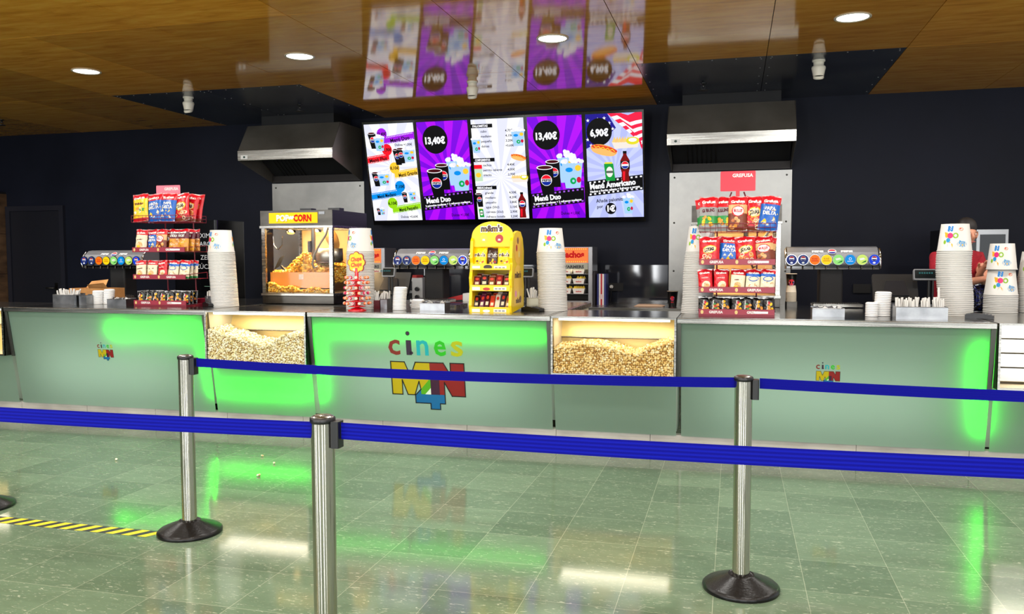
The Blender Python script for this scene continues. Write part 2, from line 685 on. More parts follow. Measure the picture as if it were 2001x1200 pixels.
s0 = thing('fire_sprinkler', 'small dark sprinkler head above the left extractor hood', 'sprinkler', (-5.235, 9.5, CZ), group='ceiling sprinklers')
b = MB()
b.lathe([(0.035, 0), (0.035, -0.006), (0.014, -0.012), (0.012, -0.04)], BLACK, seg=16)
b.tube([(-0.02, 0, -0.03), (-0.026, 0, -0.05), (0, 0, -0.07), (0.026, 0, -0.05), (0.02, 0, -0.03)], 0.004, BLACK)
b.build('frame', s0)
b = MB()
b.lathe([(0.055, -0.072), (0.055, -0.076)], BLACK, seg=12)
b.build('deflector', s0)
copy_tree(s0, (-0.35, 9.5, CZ), label='small dark sprinkler head above the right extractor hood')
copy_tree(s0, (-9.7, 9.4, CZ), label='small sprinkler head on the plywood ceiling at the far left')

# ================================================================== COUNTER
SV = Vector((0, 0.13, -0.856)).normalized()
NV = Vector((0, SV.z, -SV.y))      # outward (towards the hall)
P0 = Vector((0, 6.225, 1.0))


def face(u, s, o=0.0):
    return P0 + Vector((u, 0, 0)) + SV * s + NV * o


def glass_panel(x0, x1, s0, s1, name, parent):
    b = MB()
    f, k = [], 0.008
    vs = [face(x0, s0), face(x1, s0), face(x1, s1), face(x0, s1)]
    b.add(vs, [(0, 3, 2, 1)], FROST)
    return b.build(name, parent)


GREEN = (0.0, 1.0, 0.0)


def glow(u0, s0, u1, s1, depth, power, wd=0.03):
    """green LED strip behind the frosted glass, from (u0,s0) to (u1,s1)"""
    a, c = face(u0, s0, -depth), face(u1, s1, -depth)
    L = (c - a).length
    o = area_light('green_led_strip', (a + c) / 2, L, wd, power * 0.5, GREEN, NV)
    d = (c - a).normalized()
    z = -NV
    y = z.cross(d)
    o.matrix_world = Matrix(((d.x, y.x, z.x, 0), (d.y, y.y, z.y, 0), (d.z, y.z, z.z, 0), (0, 0, 0, 1)))
    o.matrix_world.translation = (a + c) / 2
    return o


SIDE = m((98, 100, 96), 0.35, 0.8, name='dull_steel_edge')
CAV = m((200, 205, 198), 0.8, name='cavity_board')


def counter(x0, x1, label, back=8.1):
    t = thing('service_counter', label, 'counter', group='frosted glass fronted counter sections')
    b = MB()
    b.box(x0, x1, 6.2, back, 1.0, TOP, STEEL)
    b.build('worktop_edge', t, bevel=0.003)
    b = MB()
    b.box(x0 + 0.03, x1 - 0.03, 6.26, back - 0.03, TOP, TOP + 0.0015, WTOP)
    b.build('worktop', t)
    glass_panel(x0 + 0.028, x1 - 0.012, 0.0, 0.872, 'front_panel', t)
    for xa in (x0 + 0.012, x1 - 0.016):
        b = MB()
        k = 0.016
        vs = []
        for (o, s) in ((0.012, -0.0), (0.012, 0.42), (-0.03, 0.42), (-0.03, 0.0)):
            vs += [face(xa - k, s, o), face(xa + k, s, o)]
        b.add(vs, [(0, 1, 3, 2), (2, 3, 5, 4), (4, 5, 7, 6), (0, 2, 4, 6), (1, 3, 5, 7)], SIDE)
        b.build('side_post', t)
    b = MB()
    b.box(x0 + 0.02, x1 - 0.02, 6.72, back - 0.05, 0.14, 0.999, CAV)
    b.build('carcass', t)
    a = face((x0 + x1) / 2, 0.52, -0.36)
    area_light('panel_backlight', a, (x1 - x0) * 0.72, 0.4, 2.6, (0.82, 1.0, 0.84), NV)
    return t


counter(-6.463, -4.358, 'counter section under the left snack rack, frosted glass front glowing green at top right')
counter(-3.388, -1.344, 'middle counter section with the large cinema logo and green light along its top')
counter(-0.397, 1.702, 'right counter section under the right snack rack, green light at its right end')

glow(-5.36, 0.15, -5.2, 0.15, 0.08, 1.6, 0.05)
glow(-5.2, 0.16, -4.75, 0.15, 0.08, 2.2)
glow(-4.75, 0.14, -4.42, 0.14, 0.09, 2.6, 0.05)
glow(-4.41, 0.2, -4.385, 0.72, 0.06, 2.6)
glow(-4.3, 0.65, -3.45, 0.65, 0.07, 6.5, 0.06)
glow(-3.34, 0.12, -1.37, 0.125, 0.065, 6.6, 0.04)
glow(-3.335, 0.15, -3.335, 0.7, 0.06, 4.5, 0.04)
glow(1.62, 0.12, 1.655, 0.74, 0.07, 4.6, 0.04)

# ---- logo artwork on the glass, as applied vinyl
M_L = [(-2.685, 0.358), (-2.566, 0.359), (-2.519, 0.478), (-2.472, 0.359), (-2.352, 0.359), (-2.352, 0.49), (-2.437, 0.585), (-2.450, 0.520), (-2.491, 0.634), (-2.551, 0.634), (-2.594, 0.511), (-2.596, 0.634), (-2.685, 0.634)]
N_L = [(-2.352, 0.359), (-2.234, 0.359), (-2.177, 0.457), (-2.176, 0.359), (-2.060, 0.359), (-2.060, 0.635), (-2.173, 0.635), (-2.233, 0.522), (-2.233, 0.627), (-2.352, 0.627)]
C_RED, C_YEL, C_BLU, C_BLK = m((128, 22, 22), 0.3), m((176, 160, 10), 0.3), m((12, 98, 150), 0.3), m((10, 10, 12), 0.3)
C_GRN, C_PUR, C_WHT = m((78, 160, 20), 0.3), m((52, 6, 44), 0.3), m((205, 225, 205), 0.3)


def logo(parent, cx, s_top, k):
    """k = scale; the drawing is centred on x = -2.372 and starts at s = 0.106"""
    def f(o):
        return lambda u, s: face(cx + (u + 2.372) * k, s_top + (s - 0.106) * k, o)
    b = MB()
    F1, F2, F3 = f(0.0015), f(0.0025), f(0.0035)
    cols = [m((120, 34, 26), 0.3), m((44, 24, 50), 0.3), m((20, 160, 165), 0.3), m((34, 175, 20), 0.3), m((168, 175, 20), 0.3)]
    xs = [-2.645, -2.5185, -2.402, -2.254, -2.112]
    for ch, x, c in zip('cınes', xs, cols):
        t = MB()
        b.text(ch, x, 0, 0.186, lambda a, v: F1(a, 0.297 - v), c, bold=0.018, w=0.046 if ch == 'ı' else 0.102)
    b.ell(-2.522, 0.122, 0.019, 0.019, F1, cols[1], 20)
    b.ell(-2.5, 0.283, 0.016, 0.013, F1, cols[1], 12)
    # four, behind and below the letters
    four = [(-2.437, 0.585), (-2.487, 0.636), (-2.487, 0.702), (-2.359, 0.702), (-2.359, 0.751), (-2.277, 0.751), (-2.277, 0.702), (-2.233, 0.702), (-2.233, 0.627), (-2.437, 0.627)]
    b.flat(four, F1, C_BLU)
    # M and N, cut in convex pieces
    for p in ([(-2.685, 0.358), (-2.566, 0.359), (-2.594, 0.511), (-2.596, 0.634), (-2.685, 0.634)],
              [(-2.566, 0.359), (-2.519, 0.478), (-2.551, 0.634), (-2.594, 0.511)],
              [(-2.519, 0.478), (-2.472, 0.359), (-2.450, 0.520), (-2.491, 0.634), (-2.551, 0.634)],
              [(-2.472, 0.359), (-2.352, 0.359), (-2.352, 0.49), (-2.437, 0.585), (-2.450, 0.520)]):
        b.flat(p, F1, C_YEL)
    for p in ([(-2.352, 0.359), (-2.234, 0.359), (-2.233, 0.522), (-2.233, 0.627), (-2.352, 0.627)],
              [(-2.234, 0.359), (-2.177, 0.457), (-2.173, 0.635), (-2.233, 0.522)],
              [(-2.176, 0.359), (-2.060, 0.359), (-2.060, 0.635), (-2.173, 0.635), (-2.177, 0.457)]):
        b.flat(p, F1, C_RED)
    b.flat([(-2.352, 0.49), (-2.437, 0.585), (-2.437, 0.627), (-2.403, 0.627), (-2.352, 0.572)], F2, C_GRN)
    b.flat([(-2.352, 0.572), (-2.403, 0.627), (-2.352, 0.627)], F2, C_WHT)
    b.flat([(-2.352, 0.49), (-2.277, 0.49), (-2.277, 0.627), (-2.352, 0.627)], F2, C_PUR)
    b.line(M_L[:4] + [(-2.352, 0.359)], 0.0085, F3, C_BLK, False)
    b.line([(-2.437, 0.585), (-2.450, 0.520), (-2.491, 0.634), (-2.551, 0.634), (-2.594, 0.511), (-2.596, 0.634), (-2.685, 0.634), (-2.685, 0.358)], 0.0085, F3, C_BLK, False)
    b.line(N_L[:9], 0.0085, F3, C_BLK, False)
    b.line([(-2.233, 0.627), (-2.233, 0.702), (-2.277, 0.702), (-2.277, 0.751), (-2.359, 0.751), (-2.359, 0.702), (-2.487, 0.702), (-2.487, 0.636), (-2.437, 0.585)], 0.0085, F3, C_BLK, False)
    return b.build('logo', parent)


secs = [o for o in COL.objects if o.name.startswith('service_counter')]
logo(secs[1], -2.372, 0.106, 1.0)
logo(secs[0], -5.43, 0.27, 0.255)
logo(secs[2], 0.655, 0.265, 0.255)

# ---- popcorn bins set into the counter
POPC = [m((240, 224, 176), 0.75), m((226, 200, 132), 0.75), m((196, 158, 88), 0.8), m((248, 240, 212), 0.75)]
POPP = [m((236, 208, 140), 0.75), m((218, 182, 106), 0.75), m((180, 136, 66), 0.8), m((246, 228, 180), 0.75)]
POPC = [m((242, 234, 194), 0.75), m((230, 216, 160), 0.75), m((190, 168, 108), 0.8), m((250, 246, 220), 0.75)]
POPY = [m((246, 196, 74), 0.7), m((232, 164, 40), 0.7), m((250, 222, 130), 0.7), m((196, 122, 30), 0.75)]
_t = (1 + 5 ** 0.5) / 2
ICO_V = [Vector(v).normalized() for v in ((-1, _t, 0), (1, _t, 0), (-1, -_t, 0), (1, -_t, 0), (0, -1, _t), (0, 1, _t), (0, -1, -_t), (0, 1, -_t), (_t, 0, -1), (_t, 0, 1), (-_t, 0, -1), (-_t, 0, 1))]
ICO_F = [(0, 11, 5), (0, 5, 1), (0, 1, 7), (0, 7, 10), (0, 10, 11), (1, 5, 9), (5, 11, 4), (11, 10, 2), (10, 7, 6), (7, 1, 8), (3, 9, 4), (3, 4, 2), (3, 2, 6), (3, 6, 8), (3, 8, 9), (4, 9, 5), (2, 4, 11), (6, 2, 10), (8, 6, 7), (9, 8, 1)]
SHAPES = []
for q in range(14):
    g = [random.uniform(0.5, 1.25) for _ in range(12)]
    SHAPES.append([v * k for v, k in zip(ICO_V, g)])


def kernel(b, p, r, mats):
    sh = random.choice(SHAPES)
    a = random.uniform(0, 2 * PI)
    c, s = math.cos(a) * r, math.sin(a) * r
    fl = random.random() < 0.5
    vs = [(p[0] + v.x * c - v.y * s, p[1] + (v.x * s + v.y * c) * 0.9, p[2] + v.z * r) if fl else (p[0] + v.x * c - v.z * s, p[1] + v.y * r, p[2] + v.x * s + v.z * c) for v in sh]
    b.add(vs, ICO_F, random.choices(mats, (5, 4, 1.6, 3))[0], True)


def heap(name, x0, x1, y0, y1, z0, hf, r, mats, label, dens=1.0, sides=()):
    """a heap of popcorn: solid core under a layer of kernels; hf(x, y) = its height"""
    b = MB()
    core = m((150, 112, 52), 0.85)
    nx, ny = 24, 10

    def cf(u, v):
        x, y = x0 + r + (x1 - x0 - 2 * r) * u, y0 + r * 1.5 + (y1 - y0 - r * 2.5) * v
        return (x, y, max(z0 + 0.004, hf(x, y) - r * 1.6))
    b.grid(cf, nx, ny, core)
    top = [[cf(i / nx, j / ny) for i in range(nx + 1)] for j in range(ny + 1)]
    for row in (top[0], top[-1], [t_[0] for t_ in top], [t_[-1] for t_ in top]):
        b.add([p for p in row] + [(p[0], p[1], z0) for p in row], [(i, i + 1, len(row) + i + 1, len(row) + i) for i in range(len(row) - 1)], core)
    st = r * 1.35 / dens

    def wall(fn, L, hmax):
        a = 0.0
        while a < L:
            z = z0 + r * 0.8
            while z < hmax:
                p = fn(a + random.uniform(-0.3, 0.3) * st)
                if z < hf(p[0], p[1]) - r * 0.2:
                    kernel(b, (p[0], p[1], z + random.uniform(-0.3, 0.3) * st), r * random.uniform(0.8, 1.2), mats)
                z += st
            a += st
    hm = max(hf(x0 + (x1 - x0) * i / 20, y0 + (y1 - y0) * j / 8) for i in range(21) for j in range(9))
    wall(lambda a: (min(max(x0 + a, x0 + r), x1 - r), y0 + r + random.uniform(0, r * 0.5), 0), x1 - x0, hm)
    if 'R' in sides:
        wall(lambda a: (x1 - r, min(y0 + a + r, y1 - r), 0), y1 - y0, hm)
    x = x0 + r
    while x < x1 - r * 0.9:
        y = y0 + r
        while y < y1 - r:
            h = hf(x, y)
            if h > z0 + r * 0.5:
                px, py = x + random.uniform(-0.4, 0.4) * st, y + random.uniform(-0.4, 0.4) * st
                px, py = min(max(px, x0 + r), x1 - r), min(max(py, y0 + r), y1 - r)
                kernel(b, (px, py, hf(px, py) + random.uniform(-0.8, 0.35) * r), r * random.uniform(0.8, 1.25), mats)
            y += st
        x += st
    return tag(b.build(name), label, 'popcorn', None, 'stuff')


BINW = m((225, 214, 184), 0.45, 0.2, name='bin_lining')
BINB = m((235, 205, 130), 0.35, 0.3, name='bin_back_sheet')
IVG = noise_mat('bin_deck_steel', (175, 175, 172), (225, 225, 220), 4, (0.5, 8, 1), 0.15, 1.0, rvar=0.05)


def pop_bin(x0, x1, label, zb=0.592, liner=BINW):
    t = thing('popcorn_bin', label, 'popcorn bin', group='glass fronted popcorn bins')
    b = MB()
    w_ = 0.014
    for a in ((x0, x0 + w_, zb, TOP), (x1 - w_, x1, zb, TOP), (x0 + w_, x1 - w_, TOP - w_, TOP), (x0 + w_, x1 - w_, zb, zb + w_)):
        b.box(a[0], a[1], 6.195, 6.215, a[2], a[3], STEEL)
    b.build('frame', t)
    b = MB()
    b.box(x0 + w_, x1 - w_, 6.2, 6.206, zb + w_, TOP - w_, GLASS)
    b.build('front_glass', t)
    b = MB()
    b.add([(x0, 6.215, TOP), (x1, 6.215, TOP), (x1, 6.95, TOP), (x0, 6.95, TOP), (x0, 6.215, TOP - 0.012), (x1, 6.215, TOP - 0.012), (x1, 6.95, TOP - 0.012), (x0, 6.95, TOP - 0.012)],
          [(0, 1, 2, 3), (7, 6, 5, 4), (0, 4, 5, 1), (2, 6, 7, 3), (0, 3, 7, 4), (1, 5, 6, 2)], IVG)
    b.build('deck', t)
    b = MB()
    for xa in (x0 + 0.002, x1 - 0.008):
        b.box(xa, xa + 0.006, 6.215, 6.8, zb, TOP - 0.013, liner)
    b.box(x0 + 0.008, x1 - 0.008, 6.215, 6.8, zb, zb + 0.006, liner)
    b.build('lining', t)
    b = MB()
    b.add([(x0 + 0.008, 6.62, TOP - 0.013), (x1 - 0.008, 6.62, TOP - 0.013), (x1 - 0.008, 6.56, TOP - 0.19), (x0 + 0.008, 6.56, TOP - 0.19), (x0 + 0.008, 6.585, TOP - 0.2), (x1 - 0.008, 6.585, TOP - 0.2), (x1 - 0.008, 6.585, zb), (x0 + 0.008, 6.585, zb)],
          [(0, 1, 2, 3), (3, 2, 5, 4), (4, 5, 6, 7)], BINB)
    b.tube([(x0 + 0.01, 6.555, TOP - 0.19), (x1 - 0.01, 6.555, TOP - 0.19)], 0.005, STEEL)
    b.build('back_sheet', t)
    for xa in (x0, x1 - 0.01):
        b = MB()
        b.prism([(6.2, zb), (6.2, TOP - 0.02), (6.24, TOP - 0.02), (6.30, zb)], 'x', xa, xa + 0.01, DSTEEL)
        b.build('side_plate', t)
    b = MB()
    b.tube([(x0 + 0.05, 6.26, TOP - 0.026), (x1 - 0.05, 6.26, TOP - 0.026)], 0.009, m((255, 246, 225), 0.5, emit=6.0))
    b.build('light_tube', t)
    area_light('bin_lamp', ((x0 + x1) / 2, 6.38, TOP - 0.03), x1 - x0 - 0.1, 0.12, 2.3, (1, 0.9, 0.72))
    glass_panel(x0 + 0.004, x1 - 0.004, 0.414, 0.872, 'lower_panel', t)
    b = MB()
    b.box(x0 + 0.01, x1 - 0.01, 6.5, 6.85, 0.14, zb - 0.01, CAV)
    b.build('carcass', t)
    return t


pop_bin(-4.352, -3.400, 'left popcorn bin in the counter below the popcorn machine, green glow beneath', liner=BINW)
pop_bin(-1.338, -0.402, 'right popcorn bin in the counter beside the large logo panel')
pop_bin(-7.40, -6.47, 'popcorn bin cut off at the left edge of the photo')
pop_bin(1.712, 2.64, 'popcorn bin cut off at the right edge of the photo, behind the blue belt')


def h1(x, y):
    u = (x + 4.338) / 0.92
    return 0.6 + 0.205 + 0.06 * max(0, 1 - u * 7) + 0.03 * math.sin(u * 9 + 0.5) - 0.045 * math.exp(-((u - 0.62) / 0.1) ** 2) + 0.05 * max(0, u - 0.72) * 2.2 + (y - 6.22) * 0.06


def h2(x, y):
    u = (x + 1.324) / 0.91
    return 0.6 + 0.19 + 0.035 * math.exp(-((u - 0.3) / 0.17) ** 2) - 0.03 * math.exp(-((u - 0.66) / 0.1) ** 2) + 0.1 * max(0, u - 0.72) * 2.6 + (y - 6.22) * 0.05


heap('popcorn', -4.342, -3.41, 6.208, 6.54, 0.6, h1, 0.0105, POPC, 'pale popcorn heaped behind the glass of the left bin')
heap('popcorn', -1.328, -0.412, 6.208, 6.54, 0.6, h2, 0.0115, POPP, 'golden popcorn heaped behind the glass of the right bin, highest at its right end')

# white wall trays in the right-hand end bin
b = MB()
for k in range(4):
    b.box(1.73, 2.62, 6.45, 6.5, 0.62 + k * 0.1, 0.71 + k * 0.1, m((225, 228, 232), 0.25, 0.3))
tag(b.build('white_drawer_rack'), 'white slatted rack inside the bin at the right edge', 'rack')

# ================================================================== QUEUE BARRIERS
BLUE = m((2, 4, 128), 0.6, spec=0.1, name='blue_webbing')
BLUE2 = m((6, 16, 152), 0.6, spec=0.1, name='blue_webbing_rib')
BASE = noise_mat('textured_black_base', (5, 5, 6), (16, 16, 18), 90, (1, 1, 1), 0.3, 0, bump=0.5, spec=0.35)


def stanchion(x, y, h, label, first=None, rz=0):
    t = thing('queue_post', label, 'queue barrier post', (x, y, 0), rz, 'steel queue posts with blue belts')
    b = MB()
    b.lathe([(0.168, 0.0), (0.170, 0.008), (0.169, 0.016), (0.162, 0.022), (0.158, 0.026), (0.06, 0.066), (0.056, 0.07), (0.05, 0.058), (0.042, 0.058)], BASE, seg=64)
    b.build('base', t)
    b = MB()
    b.lathe([(0.0385, 0.05), (0.0385, h - 0.016)], POSTM, seg=48)
    b.build('pole', t)
    b = MB()
    b.lathe([(0.0395, h - 0.02), (0.042, h - 0.016), (0.042, h - 0.004), (0.038, h)], BLACK, seg=40)
    b.build('cap', t)
    b = MB()
    b.lathe([(0.037, h), (0.030, h + 0.004), (0.002, h + 0.005)], STEEL, seg=32, cap=False)
    b.build('cap_disc', t)
    b = MB()
    b.rbox(0.036, 0.066, -0.022, 0.022, h - 0.10, h - 0.012, 0.006, BLACK)
    b.build('belt_clip', t)
    return t


stanchion(-1.305, 2.481, 0.972, 'nearest steel queue post, cut off by the bottom edge of the photo')
stanchion(-2.845, 3.876, 0.968, 'steel queue post at the left end of the rear belt, beside the yellow striped tape')
stanchion(0.048, 3.826, 0.962, 'steel queue post on the right with its whole black base in view')
stanchion(-4.34, 3.97, 0.965, 'queue post cut off at the left edge, only the rim of its black base showing')
stanchion(0.95, 2.49, 0.972, 'queue post just outside the photo, holding the right end of the front belt')
stanchion(-3.46, 2.47, 0.972, 'queue post just outside the photo, holding the left end of the front belt')
stanchion(2.85, 3.74, 0.962, 'queue post just outside the photo, holding the right end of the rear belt')


def belt(p, q, z, w_, sag, label, plain=False):
    b = MB()
    nn, ribs = 28, 9
    p, q = Vector(p), Vector(q)
    d = (q - p).normalized()
    nrm = Vector((d.y, -d.x))
    for k in range(ribs):
        z0, z1 = -w_ / 2 + w_ * k / ribs, -w_ / 2 + w_ * (k + 1) / ribs
        off = 0.0008 if k % 2 else 0.0
        mt = BLUE2 if (k % 2 and not plain) else BLUE
        vs = []
        for i in range(nn + 1):
            t = i / nn
            c = p.lerp(q, t)
            zz = z - sag * 4 * t * (1 - t)
            a = c + nrm * (0.0012 + off)
            e = c - nrm * 0.0012
            vs += [(a.x, a.y, zz + z0), (a.x, a.y, zz + z1), (e.x, e.y, zz + z1), (e.x, e.y, zz + z0)]
        fs = []
        for i in range(nn):
            o = i * 4
            for j in range(4):
                fs.append((o + j, o + (j + 1) % 4, o + 4 + (j + 1) % 4, o + 4 + j))
        b.add(vs, fs, mt)
    return tag(b.build('barrier_belt'), label, 'belt', 'blue retractable barrier belts')


belt((-1.238, 2.481), (0.912, 2.49), 0.9275, 0.055, 0.008, 'wide blue ribbed belt running from the nearest post to the right edge')
belt((-3.39, 2.47), (-1.344, 2.481), 0.925, 0.055, 0.006, 'wide blue ribbed belt running from the left edge to the nearest post')
belt((-2.777, 3.876), (0.0095, 3.826), 0.933, 0.046, 0.02, 'blue belt stretched between the two rear posts across the large logo', True)
belt((0.116, 3.826), (2.81, 3.74), 0.933, 0.046, 0.012, 'blue belt running from the right rear post to the right edge', True)

# hazard tape and popcorn crumbs on the floor
b = MB()
HY, HB = m((232, 214, 20), 0.4), m((24, 26, 34), 0.4)
ta, tb = Vector((-4.25, 3.79)), Vector((-3.03, 3.80))
L = (tb - ta).length
nst = 12
wd = 0.048
for k in range(nst * 2):
    x_ = ta.x + L * k / (nst * 2)
    x2 = ta.x + L * (k + 1) / (nst * 2)
    sh = 0.06
    y_ = 3.795
    b.add([(x_, y_ - wd, 0.001), (x2, y_ - wd, 0.001), (x2 + sh, y_ + wd, 0.001), (x_ + sh, y_ + wd, 0.001)], [(0, 1, 2, 3)], HY if k % 2 else HB)
tag(b.build('hazard_tape'), 'yellow and black striped tape stuck on the floor at the left', 'floor tape')
for i, (x, y, lb) in enumerate([(-4.38, 5.14, 'single dropped popcorn on the floor at the left'), (-3.2, 5.33, 'dropped popcorn piece near the counter, left of the nearest post'), (-3.12, 5.0, 'dropped popcorn crumb just behind the rear left post base'), (-3.4, 5.5, 'small dropped popcorn beside the left rear post pole')]):
    b = MB()
    for q in range(3):
        kernel(b, (random.uniform(-0.008, 0.008), random.uniform(-0.008, 0.008), 0.009), 0.009, POPC)
    tag(b.build('popcorn_piece', loc=(x, y, 0.0)), lb, 'popcorn', 'popcorn dropped on the floor')

# ================================================================== HOODS, WALL SHEETS
HDARK = m((26, 20, 17), 0.5, 0.4, name='hood_inside')


def hood(x0, x1, label):
    t = thing('extractor_hood', label, 'extractor hood', group='steel extractor hoods')
    yf, yt, z0, z1, z2 = 9.78, 10.02, 2.745, 2.875, 3.23
    b = MB()
    b.box(x0, x1, yf - 0.012, yf + 0.002, z0, z1, STEEL)
    b.build('front_band', t, bevel=0.003)
    b = MB()
    b.add([(x0, yf, z1), (x1, yf, z1), (x1 - 0.01, yt, z2), (x0 + 0.01, yt, z2), (x1 - 0.01, WY - 0.01, z2), (x0 + 0.01, WY - 0.01, z2)], [(0, 1, 2, 3), (3, 2, 4, 5)], HOOD)
    b.build('canopy', t)
    for xa in (x0, x1 - 0.004):
        b = MB()
        b.prism([(yf, z0), (yf, z1), (yt, z2), (WY - 0.01, z2), (WY - 0.01, 2.53), (WY - 0.06, 2.53)], 'x', xa, xa + 0.004, HOOD)
        b.build('side_panel', t)
    b = MB()
    b.box(x0 + 0.15, x1 - 0.15, yt + 0.1, WY - 0.05, z2, CZ - 0.001, BLACKM)
    b.build('duct', t)
    b = MB()
    b.add([(x0 + 0.02, 10.0, 3.0), (x1 - 0.02, 10.0, 3.0), (x1 - 0.02, WY - 0.03, 2.62), (x0 + 0.02, WY - 0.03, 2.62)], [(0, 1, 2, 3)], BLACKM)
    for k in range(7):
        xx = x0 + 0.2 + k * 0.055
        b.tube([(xx, 10.02, 2.97), (xx, WY - 0.06, 2.62)], 0.005, DSTEEL, 6)
    b.build('grease_filter', t)
    b = MB()
    b.box(x0 + 0.01, x1 - 0.01, WY - 0.06, WY - 0.01, 2.53, 2.62, HDARK)
    b.build('drip_channel', t)
    b = MB()
    b.box(x0 + 0.05, x0 + 0.15, yf - 0.016, yf - 0.012, 2.765, 2.815, WHITE)
    b.ell(x0 + 0.1, 2.79, 0.016, 0.014, lambda u, v: (u, yf - 0.0165, v), m((20, 60, 50)), 12)
    b.build('label_plate', t)


hood(-6.30, -4.94, 'extractor hood on the left above the popcorn machine')
hood(-0.76, 0.645, 'extractor hood on the right above the right snack rack')
for x0, x1, lb in ((-6.33, -4.92, 'steel splash sheet on the wall behind the popcorn machine'), (-0.79, 0.66, 'steel splash sheet on the wall behind the right snack rack')):
    b = MB()
    b.box(x0, x1, WY - 0.012, WY - 0.001, 0.9, 2.52, STEELV)
    for px in (x0 + 0.06, x1 - 0.06):
        for pz in (2.46, 1.9, 1.3):
            b.lathe([(0.012, WY - 0.013), (0.01, WY - 0.018), (0.002, WY - 0.019)], DSTEEL, (px, pz), 10, axis='y')
    tag(b.build('splash_sheet'), lb, 'wall panel')
# glossy dark splashback along the back worktop, and power sockets
b = MB()
b.box(-4.9, -0.80, WY - 0.01, WY - 0.001, 0.86, 1.375, m((38, 40, 48), 0.06, spec=0.8, name='gloss_dark_panel'))
tag(b.build('splashback'), 'glossy dark splashback low on the wall below the menu screens', 'wall panel')
for x0, x1, z0, z1, lb in ((-1.545, -1.36, 1.045, 1.145, 'black socket box on the wall beside the nacho warmer with a plug in it'), (1.37, 1.565, 1.045, 1.15, 'black socket box on the wall right of the drinks tower')):
    b = MB()
    b.rbox(x0, x1, WY - 0.035, WY - 0.011, z0, z1, 0.008, BLACKM, 'y')
    o = b.build('socket_box')
    tag(o, lb, 'socket')
    if x0 < 0:
        b = MB()
        b.lathe([(0.022, WY - 0.06), (0.022, WY - 0.035)], WHITE, (x0 + 0.04, 1.1), 16, axis='y')
        b.tube([(x0 + 0.04, WY - 0.06, 1.09), (x0 + 0.035, WY - 0.06, 0.98), (x0 + 0.02, WY - 0.05, 0.905)], 0.005, BLACK)
        tag(b.build('power_plug'), 'white plug with a black cable in the wall socket', 'plug')

# back worktop along the wall
t = thing('back_worktop', 'dark back counter along the wall with a steel front edge', 'counter')
b = MB()
b.box(-5.0, 0.7, 9.55, WY - 0.02, 0.86, 0.9, STEEL)
b.build('worktop', t)
b = MB()
b.box(-4.98, 0.68, 9.6, WY - 0.02, 0.0, 0.86, m((40, 42, 46), 0.5))
b.build('cabinet', t)
t = thing('side_table', 'steel side table behind the right edge bin, carrying the short cup stacks', 'table')
b = MB()
b.box(1.712, 2.66, 6.96, 7.7, TOP - 0.03, TOP, IVG)
b.build('worktop', t)
b = MB()
b.box(1.73, 2.64, 7.0, 7.68, 0.0, TOP - 0.03, DSTEEL)
b.build('cabinet', t)
# machine stands behind the bins
for x0, x1, lb in ((-4.35, -3.395, 'steel cabinet carrying the left popcorn machine'), ):
    b = MB()
    b.box(x0, x1, 7.08, 8.1, 0.0, TOP - 0.002, DSTEEL)
    tag(b.build('machine_stand'), lb, 'cabinet')

# ================================================================== MENU SCREENS
ES = 1.02


def em(r, g, b_, k=ES):
    return m((r, g, b_), 0.4, emit=k)


K_BLK = m((5, 5, 7), 0.15)
E_WHT, E_PALE, E_PALE2 = em(250, 250, 255), em(222, 224, 246), em(206, 208, 236)
E_PUR1, E_PUR2, E_RED, E_YEL, E_BLU, E_GRN, E_DBL = em(122, 0, 220), em(176, 10, 255), em(245, 20, 40), em(255, 200, 50), em(0, 140, 230), em(150, 215, 20), em(30, 20, 140)
E_BUN, E_SAUS, E_CUP, E_CG, E_LB = em(240, 165, 80), em(225, 70, 40), em(165, 205, 240), em(0, 165, 80), em(178, 186, 240)
E_BLK2 = em(8, 8, 10)


